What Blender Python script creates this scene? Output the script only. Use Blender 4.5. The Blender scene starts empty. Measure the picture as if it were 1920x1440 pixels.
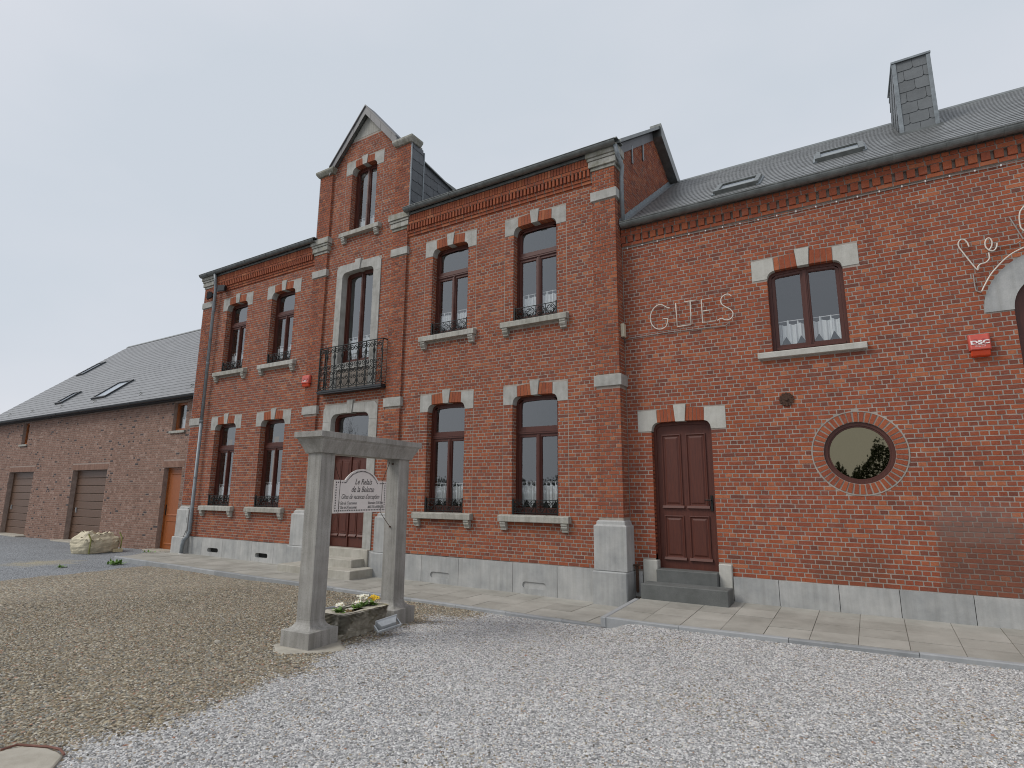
import bpy, math, random, bisect
import numpy as np
from mathutils import Vector, Matrix
from mathutils.geometry import tessellate_polygon
random.seed(7)
R = math.radians
S = bpy.context.scene
COL = S.collection
# ------------------------------------------------------------------ camera
cam_d = bpy.data.cameras.new('camera'); cam = bpy.data.objects.new('camera', cam_d); COL.objects.link(cam)
PAN, TILT, ROLL = R(31.7217), R(10.7698), R(0.4487)
fw0 = Vector((-math.sin(PAN), math.cos(PAN), 0)); rt = Vector((math.cos(PAN), math.sin(PAN), 0))
fw = fw0*math.cos(TILT)+Vector((0, 0, 1))*math.sin(TILT); up = -fw0*math.sin(TILT)+Vector((0, 0, 1))*math.cos(TILT)
cx_, cy_ = rt*math.cos(ROLL)+up*math.sin(ROLL), -rt*math.sin(ROLL)+up*math.cos(ROLL)
M = Matrix((cx_, cy_, -fw)).transposed().to_4x4(); M.translation = Vector((0, -10, 0))
cam.matrix_world = M
cam_d.sensor_width = 36; cam_d.lens = 36*1080.31/1920; cam_d.clip_start = .05; cam_d.clip_end = 1500
S.camera = cam
# ------------------------------------------------------------------ world, sun, exposure
EL, AZ = R(46), R(226)          # azimuth measured from +Y clockwise: the brightness comes from the left front
W = bpy.data.worlds.new('World'); S.world = W; W.use_nodes = True
nt = W.node_tree; nt.nodes.clear()
o = nt.nodes.new('ShaderNodeOutputWorld'); bg = nt.nodes.new('ShaderNodeBackground')
sky = nt.nodes.new('ShaderNodeTexSky'); sky.sky_type = 'NISHITA'; sky.sun_disc = False
sky.sun_elevation = EL; sky.sun_rotation = AZ; sky.air_density = 1; sky.dust_density = 3
tc = nt.nodes.new('ShaderNodeTexCoord')
mp = nt.nodes.new('ShaderNodeMapping'); mp.inputs['Scale'].default_value = (1, 1, 2.2)
nz = nt.nodes.new('ShaderNodeTexNoise'); nz.inputs['Scale'].default_value = .95; nz.inputs['Detail'].default_value = 5; nz.inputs['Roughness'].default_value = .5
rp = nt.nodes.new('ShaderNodeValToRGB')
rp.color_ramp.elements[0].position = .36; rp.color_ramp.elements[0].color = (6.25, 6.78, 7.45, 1)
rp.color_ramp.elements[1].position = .62; rp.color_ramp.elements[1].color = (7.45, 7.62, 8.20, 1)
mx = nt.nodes.new('ShaderNodeMix'); mx.data_type = 'RGBA'; mx.inputs[0].default_value = .93
L = nt.links.new
L(tc.outputs['Generated'], mp.inputs['Vector']); L(mp.outputs[0], nz.inputs['Vector']); L(nz.outputs['Fac'], rp.inputs[0])
L(sky.outputs[0], mx.inputs[6]); L(rp.outputs[0], mx.inputs[7]); L(mx.outputs[2], bg.inputs[0]); L(bg.outputs[0], o.inputs[0])
bg.inputs[1].default_value = .08
sd = bpy.data.lights.new('sun', 'SUN'); sd.energy = 1.5; sd.angle = R(24); sd.color = (1, .965, .91)
sun = bpy.data.objects.new('sun', sd); COL.objects.link(sun)
sdir = Vector((math.sin(AZ)*math.cos(EL), math.cos(AZ)*math.cos(EL), math.sin(EL)))
sun.rotation_euler = (-sdir).to_track_quat('-Z', 'Y').to_euler()
S.view_settings.view_transform = 'Standard'; S.view_settings.look = 'None'
S.view_settings.exposure = .34; S.view_settings.gamma = 1; S.view_settings.use_curve_mapping = False
S.cycles.use_denoising = True; S.cycles.filter_width = 1.05; S.cycles.max_bounces = 6; S.cycles.transparent_max_bounces = 12

# ------------------------------------------------------------------ materials
def newmat(name):
    m = bpy.data.materials.new(name); m.use_nodes = True; n = m.node_tree; n.nodes.clear()
    out = n.nodes.new('ShaderNodeOutputMaterial'); b = n.nodes.new('ShaderNodeBsdfPrincipled')
    n.links.new(b.outputs[0], out.inputs[0]); return m, n, b, out
def ramp(n, stops, fac=None, const=False):
    r = n.nodes.new('ShaderNodeValToRGB'); cr = r.color_ramp
    if const: cr.interpolation = 'CONSTANT'
    while len(cr.elements) < len(stops): cr.elements.new(.5)
    for e, (p, c) in zip(cr.elements, stops): e.position = p; e.color = (*c, 1)
    if fac is not None: n.links.new(fac, r.inputs[0])
    return r.outputs[0]
def noise(n, scale, detail=3, rough=.55, vec=None):
    t = n.nodes.new('ShaderNodeTexNoise'); t.inputs['Scale'].default_value = scale; t.inputs['Detail'].default_value = detail; t.inputs['Roughness'].default_value = rough
    if vec is not None: n.links.new(vec, t.inputs['Vector'])
    return t.outputs['Fac']
def pos(n, sc=(1, 1, 1)):
    g = n.nodes.new('ShaderNodeNewGeometry'); m = n.nodes.new('ShaderNodeMapping'); m.inputs['Scale'].default_value = sc
    n.links.new(g.outputs['Position'], m.inputs[0]); return m.outputs[0]
def math_(n, op, a, b=None, c=None):
    m = n.nodes.new('ShaderNodeMath'); m.operation = op
    for i, x in enumerate((a, b, c)):
        if x is None: continue
        if isinstance(x, (int, float)): m.inputs[i].default_value = x
        else: n.links.new(x, m.inputs[i])
    return m.outputs[0]
def mixc(n, f, a, b, mode='MIX'):
    m = n.nodes.new('ShaderNodeMix'); m.data_type = 'RGBA'; m.blend_type = mode
    for i, x in ((0, f), (6, a), (7, b)):
        if isinstance(x, (int, float)): m.inputs[i].default_value = x
        elif isinstance(x, tuple): m.inputs[i].default_value = (*x, 1)
        else: n.links.new(x, m.inputs[i])
    return m.outputs[2]
def bump(n, b, h, strength=.4, dist=.01):
    m = n.nodes.new('ShaderNodeBump'); m.inputs['Strength'].default_value = strength; m.inputs['Distance'].default_value = dist
    n.links.new(h, m.inputs['Height']); n.links.new(m.outputs[0], b.inputs['Normal'])
def attr(n, name):
    a = n.nodes.new('ShaderNodeAttribute'); a.attribute_name = name; return a.outputs['Fac']
def boxmask(n, x0, x1, z0, z1, soft):
    """soft rectangle in world X, Z with ragged edges, for a stain with a shape of its own"""
    g = n.nodes.new('ShaderNodeNewGeometry'); s = n.nodes.new('ShaderNodeSeparateXYZ'); n.links.new(g.outputs['Position'], s.inputs[0])
    w = math_(n, 'MULTIPLY', math_(n, 'SUBTRACT', noise(n, 4.5, 6, .68, g.outputs['Position']), .5), .30)
    X = math_(n, 'ADD', s.outputs['X'], w); Z = math_(n, 'ADD', s.outputs['Z'], w)
    def sm(v, a, b):
        m = n.nodes.new('ShaderNodeMapRange'); m.interpolation_type = 'SMOOTHSTEP'
        n.links.new(v, m.inputs[0]); m.inputs[1].default_value = a; m.inputs[2].default_value = b; return m.outputs[0]
    r = math_(n, 'MULTIPLY', sm(X, x0-soft, x0+soft), sm(X, x1+soft, x1-soft))
    return math_(n, 'MULTIPLY', r, math_(n, 'MULTIPLY', sm(Z, z0-soft, z0+soft), sm(Z, z1+soft, z1-soft)))

def brick_mat(name, stops, grime=.35, stains=()):
    m, n, b, _ = newmat(name)
    c = ramp(n, stops, attr(n, 'rnd'))
    P = pos(n)
    f = noise(n, 55, 4, .6, P)
    c = mixc(n, .75, c, ramp(n, [(.25, (.62, .58, .58)), (.5, (1, 1, 1)), (.78, (1.22, 1.16, 1.12))], f), 'MULTIPLY')
    sp = noise(n, 260, 2, .5, P)
    c = mixc(n, math_(n, 'MULTIPLY', ramp(n, [(.66, (0, 0, 0)), (.74, (1, 1, 1))], sp), .35), c, (.33, .27, .24))
    big = noise(n, .55, 4, .55, P)
    c = mixc(n, grime, c, ramp(n, [(.30, (.78, .74, .72)), (.55, (1, 1, 1)), (.75, (1.10, 1.06, 1.02))], big), 'MULTIPLY')
    c = mixc(n, .35, c, ramp(n, [(.34, (.66, .62, .60)), (.58, (1.03, 1.03, 1.03))], noise(n, 1, 6, .62, pos(n, (5, 5, .55)))), 'MULTIPLY')
    # lime bloom smeared from the joints
    bl = noise(n, 7, 6, .7, pos(n, (1, 1, 2)))
    c = mixc(n, math_(n, 'MULTIPLY', ramp(n, [(.55, (0, 0, 0)), (.75, (1, 1, 1))], bl), .15), c, (.42, .37, .34))
    for (x0, x1, z0, z1, so, col, k) in stains:
        c = mixc(n, math_(n, 'MULTIPLY', boxmask(n, x0, x1, z0, z1, so), k), c, col, 'MULTIPLY' if max(col) > .9 or k > .99 else 'MIX')
    n.links.new(c, b.inputs['Base Color']); b.inputs['Roughness'].default_value = .88; b.inputs['Specular IOR Level'].default_value = .25
    bump(n, b, noise(n, 120, 4, .65, P), .55, .004)
    return m
RED = [(0, (.165, .060, .042)), (.06, (.220, .069, .042)), (.30, (.265, .074, .040)), (.60, (.300, .082, .040)), (.88, (.335, .095, .043)), (1, (.40, .140, .068))]
WALLRED = [(p, (c[0]*.96, c[1]*1.03, c[2]*1.06)) for p, c in RED]
STAINS = ((.70, 1.64, -1.34, -.34, .055, (.115, .062, .046), .58), (.70, 1.60, -.60, -.06, .11, (.21, .165, .145), .34), (-.80, .12, -1.35, -.80, .22, (.13, .055, .035), .55),
          (-17.9, -3.8, -1.40, -1.10, .12, (.15, .08, .06), .25))
M_BRICK = brick_mat('red_brick', WALLRED, .45)
M_BRICKW = brick_mat('red_brick_wing', RED, .4, STAINS[:3])
BARN = [(0, (.06, .055, .058)), (.028, (.09, .07, .068)), (.045, (.215, .130, .098)), (.5, (.265, .158, .118)), (.85, (.30, .185, .142)), (1, (.35, .24, .195))]
M_BRICKB = brick_mat('barn_brick', BARN, .25)
def mortar_mat(name, col, stains=()):
    m, n, b, _ = newmat(name); P = pos(n)
    c = ramp(n, [(.3, tuple(x*.72 for x in col)), (.7, tuple(x*1.15 for x in col))], noise(n, 6, 5, .6, P))
    c = mixc(n, .5, c, ramp(n, [(.3, (.7, .7, .7)), (.7, (1.15, 1.15, 1.15))], noise(n, 90, 3, .6, P)), 'MULTIPLY')
    for (x0, x1, z0, z1, so, cc, k) in stains:
        c = mixc(n, math_(n, 'MULTIPLY', boxmask(n, x0, x1, z0, z1, so), k), c, cc)
    n.links.new(c, b.inputs['Base Color']); b.inputs['Roughness'].default_value = .95
    bump(n, b, noise(n, 150, 3, .6, P), .5, .003); return m
M_MORT = mortar_mat('mortar', (.36, .31, .265))
M_MORTW = mortar_mat('mortar_wing', (.355, .31, .27), STAINS[:2])
M_MORTB = mortar_mat('barn_mortar', (.34, .26, .22))
def stone_mat(name, dark, light, scale=3, speck=.35, speck_col=(.12, .12, .12), streak=.3, bumps=.35, rough=.8, speck_scale=170, green=0, rs=.12):
    m, n, b, _ = newmat(name); P = pos(n)
    oi = n.nodes.new('ShaderNodeObjectInfo')
    a = math_(n, 'ADD', noise(n, scale, 6, .62, P), math_(n, 'MULTIPLY', math_(n, 'SUBTRACT', oi.outputs['Random'], .5), rs))
    c = ramp(n, [(.28, dark), (.5, tuple((x+y)/2 for x, y in zip(dark, light))), (.72, light)], a)
    s = noise(n, speck_scale, 2, .6, P)
    c = mixc(n, math_(n, 'MULTIPLY', ramp(n, [(.56, (0, 0, 0)), (.68, (1, 1, 1))], s), speck), c, speck_col)
    st = noise(n, 1, 5, .6, pos(n, (14, 14, .8)))
    c = mixc(n, streak, c, ramp(n, [(.3, (.6, .59, .56)), (.6, (1.08, 1.08, 1.08))], st), 'MULTIPLY')
    if green: c = mixc(n, math_(n, 'MULTIPLY', ramp(n, [(.5, (0, 0, 0)), (.65, (1, 1, 1))], noise(n, 7, 5, .65, P)), green), c, (.16, .14, .05))
    n.links.new(c, b.inputs['Base Color']); b.inputs['Roughness'].default_value = rough
    bump(n, b, noise(n, 70, 5, .65, P), bumps, .006); return m
M_STONE = stone_mat('limestone_trim', (.28, .275, .25), (.43, .425, .40), 5, .3, (.22, .21, .2), .35)
M_STONEW = stone_mat('pale_stone_trim', (.40, .39, .35), (.51, .50, .46), 6, .55, (.26, .25, .22), .2)
M_PLINTH = stone_mat('bluestone_plinth', (.29, .297, .295), (.46, .457, .44), 2.6, .3, (.19, .195, .2), .35, .4, .8, 170, .0, .22)
M_SILL = stone_mat('sill_stone', (.29, .28, .24), (.47, .46, .43), 7, .5, (.12, .12, .10), .75, .45, .85, 110, .25, .2)
M_CAP = stone_mat('capital_stone', (.22, .22, .18), (.44, .43, .40), 6, .45, (.12, .12, .09), .8, .45, .85, 110, .3, .2)
M_GRAN = stone_mat('dark_granite', (.085, .09, .085), (.14, .145, .14), 4, .55, (.045, .045, .045), .1, .5)
M_GATE = stone_mat('granite_gate', (.25, .24, .22), (.37, .36, .335), 3.5, .7, (.125, .125, .12), .75, .5, .8, 130, 0, .03)
M_STEP = stone_mat('step_stone', (.34, .32, .27), (.47, .45, .40), 4, .3, (.24, .22, .18), .3)
M_SLAB = stone_mat('paving_slab', (.25, .24, .21), (.40, .385, .345), 1.6, .4, (.20, .19, .165), .0, .35, .9, 150, 0, .22)
M_KERB = stone_mat('kerb_stone', (.24, .25, .255), (.34, .35, .355), 4, .3, (.15, .16, .17), .1, .3, .9, 170, 0, .4)
M_TROUGH = stone_mat('mossy_trough_stone', (.34, .31, .24), (.60, .57, .49), 13, .3, (.18, .17, .14), .2, .6, .95, 70, .75)
M_CONC = stone_mat('rough_concrete', (.30, .275, .225), (.44, .41, .35), 6, .3, (.2, .18, .14), .1, .6)
M_CEM = stone_mat('cement_render', (.25, .25, .225), (.37, .36, .33), 4, .2, (.2, .2, .18), .6)
def simple(name, col, rough=.5, metal=0, var=.15, scale=20, bmp=0, spec=.5, rnd=0, stretch=(1, 1, 1)):
    m, n, b, _ = newmat(name); P = pos(n, stretch)
    f = noise(n, scale, 4, .6, P)
    if rnd:
        oi = n.nodes.new('ShaderNodeObjectInfo'); a2 = math_(n, 'ADD', oi.outputs['Random'], attr(n, 'rnd'))
        f = math_(n, 'ADD', f, math_(n, 'MULTIPLY', math_(n, 'SUBTRACT', math_(n, 'FRACT', a2), .5), rnd))
    c = ramp(n, [(.25, tuple(x*(1-var) for x in col)), (.75, tuple(min(1, x*(1+var)) for x in col))], f)
    n.links.new(c, b.inputs['Base Color']); b.inputs['Roughness'].default_value = rough; b.inputs['Metallic'].default_value = metal
    b.inputs['Specular IOR Level'].default_value = spec
    if bmp: bump(n, b, noise(n, scale*3, 4, .6, P), bmp, .004)
    return m
M_ZINC = simple('weathered_zinc', (.20, .225, .24), .5, .05, .3, 9, .1)
M_ZINCD = simple('dark_zinc', (.15, .16, .155), .42, .45, .35, 7, .1)
M_SLATE = simple('roof_slate', (.185, .19, .19), .40, 0, .13, 5, .06, .5, .45)
M_SLATEB = simple('barn_slate', (.185, .19, .197), .5, 0, .10, 5, .06, .5, .4)
M_CHS = simple('chimney_slate', (.135, .145, .150), .5, 0, .14, 6, .2, .4, .35)
M_VERGE = simple('verge_slate', (.105, .105, .112), .5, 0, .15, 6, .1, .4, .3)
M_DSL = simple('dormer_slate', (.085, .092, .10), .45, 0, .2, 6, .2, .4, .5)
M_IRON = simple('black_wrought_iron', (.012, .014, .013), .5, .3, .5, 30)
M_RUST = simple('rusty_iron', (.07, .035, .022), .85, .2, .45, 40, .4)
M_WHITE = simple('white_sign_board', (.74, .70, .67), .5, 0, .05, 8)
M_INK = simple('sign_ink', (.085, .08, .08), .6, 0, .1, 20)
M_NEON = simple('unlit_neon_tube', (.62, .57, .50), .35, 0, .1, 20)
M_CONDUIT = simple('grey_conduit', (.30, .27, .25), .5, 0, .2, 20)
M_REDP = simple('faded_red_plastic', (.52, .085, .06), .42, 0, .12, 12)
M_ORP = simple('orange_red_lens', (.60, .06, .015), .25, 0, .12, 12)
M_WPRINT = simple('white_print', (.75, .72, .70), .6, 0, .05, 10)
M_CREAM = simple('cream_plastic', (.52, .48, .36), .5, 0, .1, 20)
M_HOOP = simple('red_brown_hose', (.16, .065, .045), .7, 0, .3, 30)
M_GREYPL = simple('grey_cast_alu', (.40, .42, .43), .45, .05, .15, 20)
M_BLACK = simple('black_housing', (.02, .022, .025), .45, 0, .3, 20)
M_GARAGE = simple('brown_garage_panel', (.125, .070, .044), .45, 0, .12, 40, .1)
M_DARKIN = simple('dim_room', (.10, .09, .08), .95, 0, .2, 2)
M_SOIL = simple('dark_soil', (.035, .022, .015), 1, 0, .5, 50, .8)
M_BAG = simple('woven_bulk_bag', (.56, .50, .36), .75, 0, .22, 7, .3)
M_STRAP = simple('olive_strap', (.22, .22, .07), .8, 0, .2, 30)
M_PALEWOOD = simple('pale_wood', (.50, .42, .25), .8, 0, .2, 30, .2)
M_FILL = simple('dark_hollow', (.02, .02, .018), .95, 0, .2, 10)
def wood_mat(name, a, b_, rough=.38, st=(30, 30, 2)):
    m, n, b, _ = newmat(name)
    f = noise(n, 2.2, 6, .6, pos(n, st))
    c = ramp(n, [(.3, a), (.7, b_)], f)
    n.links.new(c, b.inputs['Base Color']); b.inputs['Roughness'].default_value = rough
    bump(n, b, f, .12, .003); return m
M_WOOD = wood_mat('mahogany_frame', (.055, .013, .008), (.095, .025, .014), .45)
M_DOOR = wood_mat('mahogany_door', (.062, .013, .007), (.105, .025, .012), .55)
M_OAK = wood_mat('orange_stained_wood', (.24, .065, .014), (.34, .10, .022), .35)
def glass_mat(name, tint, rbase, rmax, tr=.95):
    m, n, b, out = newmat(name); n.nodes.remove(b)
    t = n.nodes.new('ShaderNodeBsdfTransparent'); t.inputs[0].default_value = (tr*tint[0], tr*tint[1], tr*tint[2], 1)
    g = n.nodes.new('ShaderNodeBsdfGlossy'); g.inputs['Roughness'].default_value = .015; g.inputs[0].default_value = (*tint, 1)
    lw = n.nodes.new('ShaderNodeLayerWeight'); lw.inputs[0].default_value = .35
    mr = n.nodes.new('ShaderNodeMapRange'); mr.inputs[3].default_value = rbase; mr.inputs[4].default_value = rmax
    n.links.new(lw.outputs['Facing'], mr.inputs[0])
    bm = n.nodes.new('ShaderNodeBump'); bm.inputs['Strength'].default_value = .03; bm.inputs['Distance'].default_value = .02
    n.links.new(noise(n, 2.0, 2, .5, pos(n)), bm.inputs['Height']); n.links.new(bm.outputs[0], g.inputs['Normal'])
    x = n.nodes.new('ShaderNodeMixShader'); n.links.new(mr.outputs[0], x.inputs[0]); n.links.new(t.outputs[0], x.inputs[1]); n.links.new(g.outputs[0], x.inputs[2])
    n.links.new(x.outputs[0], out.inputs[0]); return m
M_GLASS = glass_mat('window_glass', (.95, .98, 1), .15, .44)
M_GLASST = glass_mat('bronze_glass', (.86, .76, .50), .24, .5, .35)
M_GLASSR = glass_mat('skylight_glass', (.85, .88, .92), .16, .5)
def cloth_mat(name, col, tl=.45):
    m, n, b, out = newmat(name)
    b.inputs['Base Color'].default_value = (*col, 1); b.inputs['Roughness'].default_value = .9
    t = n.nodes.new('ShaderNodeBsdfTranslucent'); t.inputs[0].default_value = (*col, 1)
    x = n.nodes.new('ShaderNodeMixShader'); x.inputs[0].default_value = tl
    n.links.new(b.outputs[0], x.inputs[1]); n.links.new(t.outputs[0], x.inputs[2]); n.links.new(x.outputs[0], out.inputs[0]); return m
M_LACE = cloth_mat('white_lace', (.90, .90, .87), .3); M_YEL = cloth_mat('yellow_drape', (.62, .32, .05)); M_BLIND = cloth_mat('cream_blind', (.40, .385, .30), .1)
M_LEAF = simple('leaf_green', (.13, .24, .045), .5, 0, .4, 30); M_PETALW = simple('white_petal', (.80, .78, .66), .6, 0, .08, 30); M_PETALY = simple('yellow_petal', (.78, .50, .02), .6, 0, .1, 30)
M_DRY = simple('russet_leaf', (.17, .11, .04), .7, 0, .4, 30)

# ------------------------------------------------------------------ mesh helpers
class MB:
    def __init__(s): s.v = []; s.f = []; s.r = []
    def quad(s, pts, rnd=0.):
        i = len(s.v); s.v.extend(pts); s.f.append(tuple(range(i, i+len(pts)))); s.r.append(rnd)
    def box(s, x0, x1, y0, y1, z0, z1, rnd=0., skip=''):
        i = len(s.v)
        s.v.extend([(x0, y0, z0), (x1, y0, z0), (x1, y1, z0), (x0, y1, z0), (x0, y0, z1), (x1, y0, z1), (x1, y1, z1), (x0, y1, z1)])
        F = {'b': (0, 3, 2, 1), 't': (4, 5, 6, 7), 'f': (0, 1, 5, 4), 'k': (2, 3, 7, 6), 'l': (3, 0, 4, 7), 'r': (1, 2, 6, 5)}
        for k, f in F.items():
            if k not in skip: s.f.append(tuple(i+j for j in f)); s.r.append(rnd)
    def loops(s, rings, cap0=True, cap1=True, rnd=0., closed=True):
        i0 = len(s.v); n = len(rings[0])
        for r in rings: s.v.extend([tuple(p) for p in r])
        for k in range(len(rings)-1):
            for j in range(n if closed else n-1):
                a = i0+k*n+j; b = i0+k*n+(j+1) % n
                s.f.append((a, b, b+n, a+n)); s.r.append(rnd)
        if cap0: s.f.append(tuple(i0+j for j in reversed(range(n)))); s.r.append(rnd)
        if cap1: s.f.append(tuple(i0+(len(rings)-1)*n+j for j in range(n))); s.r.append(rnd)
    def tube(s, pts, r, n=6, taper=None):
        pts = [Vector(p) for p in pts]; rings = []; pa = None
        for i, p in enumerate(pts):
            d = (pts[min(i+1, len(pts)-1)]-pts[max(i-1, 0)])
            if d.length < 1e-9: d = Vector((0, 0, 1))
            d.normalize(); a = d.cross(Vector((0, 0, 1))) if pa is None else pa-d*pa.dot(d)
            if a.length < .15: a = d.cross(Vector((0, 1, 0)))
            if a.length < .15: a = d.cross(Vector((1, 0, 0)))
            a.normalize(); b = d.cross(a); pa = a
            rr = r if taper is None else r+(taper-r)*i/(len(pts)-1)
            rings.append([p+a*rr*math.cos(2*math.pi*k/n)+b*rr*math.sin(2*math.pi*k/n) for k in range(n)])
        s.loops(rings)
    def plate(s, outer, holes, yf, yb, back=False, sides=True, hsides=True, rnd=0.):
        """polygon in X, Z with holes, its front at yf (towards -Y) and its back at yb"""
        def area(p): return sum(p[i][0]*p[(i+1) % len(p)][1]-p[(i+1) % len(p)][0]*p[i][1] for i in range(len(p)))/2
        outer = outer if area(outer) > 0 else outer[::-1]
        holes = [h if area(h) < 0 else h[::-1] for h in holes]
        allp = [p for L_ in [outer]+holes for p in L_]
        tris = tessellate_polygon([[Vector((p[0], p[1], 0)) for p in L_] for L_ in [outer]+holes])
        i = len(s.v); s.v.extend([(p[0], yf, p[1]) for p in allp])
        for t in tris:
            A = [allp[k] for k in t]
            if area(A) < 0: t = t[::-1]
            s.f.append(tuple(i+k for k in t)); s.r.append(rnd)
        if back:
            j = len(s.v); s.v.extend([(p[0], yb, p[1]) for p in allp])
            for t in tris:
                A = [allp[k] for k in t]
                if area(A) > 0: t = t[::-1]
                s.f.append(tuple(j+k for k in t)); s.r.append(rnd)
        for q, L_ in enumerate([outer]+holes):
            if (q == 0 and not sides) or (q and not hsides): continue
            for k in range(len(L_)):
                a, b = L_[k], L_[(k+1) % len(L_)]
                s.quad([(a[0], yf, a[1]), (a[0], yb, a[1]), (b[0], yb, b[1]), (b[0], yf, b[1])], rnd)
    def mesh(s, name, mat, smooth=False):
        me = bpy.data.meshes.new(name); me.from_pydata([tuple(p) for p in s.v], [], s.f)
        a = me.attributes.new('rnd', 'FLOAT', 'FACE'); a.data.foreach_set('value', s.r)
        me.materials.append(mat)
        if smooth: me.shade_smooth()
        me.update(); return me
    def build(s, name, mat, parent=None, smooth=False, loc=(0, 0, 0), bevel=0):
        return place(s.mesh(name, mat, smooth), name, parent, loc, bevel)
def place(me, name, parent=None, loc=(0, 0, 0), bevel=0, rot=None):
    ob = bpy.data.objects.new(name, me); COL.objects.link(ob); ob.location = loc
    if rot: ob.rotation_euler = rot
    if parent: ob.parent = parent
    if bevel:
        b = ob.modifiers.new('bevel', 'BEVEL'); b.width = bevel; b.segments = 1; b.limit_method = 'ANGLE'; b.angle_limit = R(40)
    return ob
def tag(ob, label=None, cat=None, group=None, kind=None):
    if label: ob['label'] = label
    if cat: ob['category'] = cat
    if group: ob['group'] = group
    if kind: ob['kind'] = kind
    return ob
def thing(name, label, cat, loc=(0, 0, 0), group=None, rot=None):
    e = bpy.data.objects.new(name, None); COL.objects.link(e); e.location = loc
    if rot: e.rotation_euler = rot
    return tag(e, label, cat, group)

# ------------------------------------------------------------------ brick laying
CH = .0692      # course height
def lay(u0, u1, z0, z1, blockers, splits=(), zorg=-1.31, hd=.107, lim=None, jt=.0124, ch=CH, darkp=0.):
    """cross bond: courses of stretchers and of headers; returns (ua, ub, za, zb, kind). blockers: (ua, ub, za, zb) or f(z)->(ua,ub)"""
    out = []
    k0 = math.ceil((z0-zorg)/ch-.001); k1 = math.floor((z1-zorg)/ch+.001)
    for k in range(k0, k1):
        za, zb = zorg+k*ch, zorg+(k+1)*ch; zm = (za+zb)/2
        iv = [(u0, u1)] if lim is None else [lim(zm)]
        if iv[0] is None: continue
        cuts = []
        for b in blockers:
            if callable(b):
                c = b(zm)
                if c: cuts.append(c)
            elif b[2] < zb-.3*ch and b[3] > za+.3*ch: cuts.append((b[0], b[1]))
        for a, b in cuts:
            n_ = []
            for p, q in iv:
                if b <= p or a >= q: n_.append((p, q)); continue
                if a > p: n_.append((p, a))
                if b < q: n_.append((b, q))
            iv = n_
        for (x, sa, sb) in splits:
            if sa < zm < sb:
                n_ = []
                for p, q in iv:
                    if p+.01 < x < q-.01: n_ += [(p, x-.006), (x+.006, q)]
                    else: n_.append((p, q))
                iv = n_
        st = k % 2 == 0; pitch = hd*2 if st else hd
        ph = (0 if (k//2) % 2 == 0 else hd) if st else hd*.5
        for p, q in iv:
            if q-p < .025: continue
            i0 = math.ceil((p-ph)/pitch+.2); xs = [p]
            x = ph+i0*pitch
            while x < q-.035:
                if x-xs[-1] > .035: xs.append(x+random.uniform(-.003, .003))
                x += pitch
            xs.append(q)
            for i in range(len(xs)-1):
                a = xs[i]+(jt/2 if i else .001); b = xs[i+1]-(jt/2 if i < len(xs)-2 else .001)
                full = 's' if st and abs(b-a-(2*hd-jt)) < .01 else 'h' if (not st) and abs(b-a-(hd-jt)) < .01 else ''
                out.append((a, b, za+jt/2+random.uniform(-.0012, .0012), zb-jt/2+random.uniform(-.0012, .0012), full))
    return out
def frontmap(y): return lambda u, d, z: (u, y-d, z)
def rightmap(x): return lambda u, d, z: (x+d, u, z)        # face looking +X, u = Y
def leftmap(x): return lambda u, d, z: (x-d, u, z)
def brick_into(mb, mp_, br, rnd=None, depth=.011, proud=0., ins=.0022, flip=False):
    a, b, c, e = br[:4]; j = lambda: random.uniform(-.0013, .0013); d = proud+random.uniform(-.0018, .0018)
    i = len(mb.v)
    mb.v.extend([mp_(a, -depth, c), mp_(b, -depth, c), mp_(b, -depth, e), mp_(a, -depth, e),
                 mp_(a+ins+j(), d+j()*.5, c+ins+j()), mp_(b-ins+j(), d+j()*.5, c+ins+j()), mp_(b-ins+j(), d+j()*.5, e-ins+j()), mp_(a+ins+j(), d+j()*.5, e-ins+j())])
    F = [(4, 5, 6, 7), (0, 1, 5, 4), (1, 2, 6, 5), (2, 3, 7, 6), (3, 0, 4, 7)]
    rr = random.random() if rnd is None else rnd
    for f in F:
        f = tuple(i+k for k in f); mb.f.append(f[::-1] if flip else f); mb.r.append(rr)
def brick_variants(kind, mat, w, h, n=14):
    L_ = []
    for k in range(n):
        mb = MB(); brick_into(mb, frontmap(0), (-w/2, w/2, -h/2, h/2), rnd=(k+.5)/n+random.uniform(-.03, .03)); L_.append(mb.mesh('brick', mat))
    return L_
def lay_out(house, bricks, mat, nmax=300, hd=.107, ch=CH, jt=.0124):
    """bricks: (map, brick, y or None, proud): the nmax full bricks showing largest become parts, the rest one joined part"""
    cand = []
    for idx, (mp_, br, y, pr) in enumerate(bricks):
        if y is None or not br[4]: continue
        p = Vector(((br[0]+br[1])/2, y, (br[2]+br[3])/2)); d = p-Vector((0, -10, 0)); zc = d.dot(fw)
        if zc <= 0: continue
        X, Y = d.dot(cx_)/zc*1080.3, d.dot(cy_)/zc*1080.3
        if abs(X) > 945 or abs(Y) > 705: continue
        cand.append((-(br[1]-br[0])*(10+y)/(zc**3), idx))
    cand.sort(); pick = {i for _, i in cand[:nmax]}
    V = {'s': brick_variants('s', mat, 2*hd-jt, ch-jt), 'h': brick_variants('h', mat, hd-jt, ch-jt)}
    mb = MB()
    for idx, (mp_, br, y, pr) in enumerate(bricks):
        if idx in pick:
            me = random.choice(V[br[4]])
            ob = place(me, 'brick', house, mp_((br[0]+br[1])/2, pr, (br[2]+br[3])/2))
            ob.rotation_euler = (0, random.uniform(-.008, .008), 0)
        else: brick_into(mb, mp_, br, proud=pr)
    tag(mb.build('brick', mat, house), kind='stuff')

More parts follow.
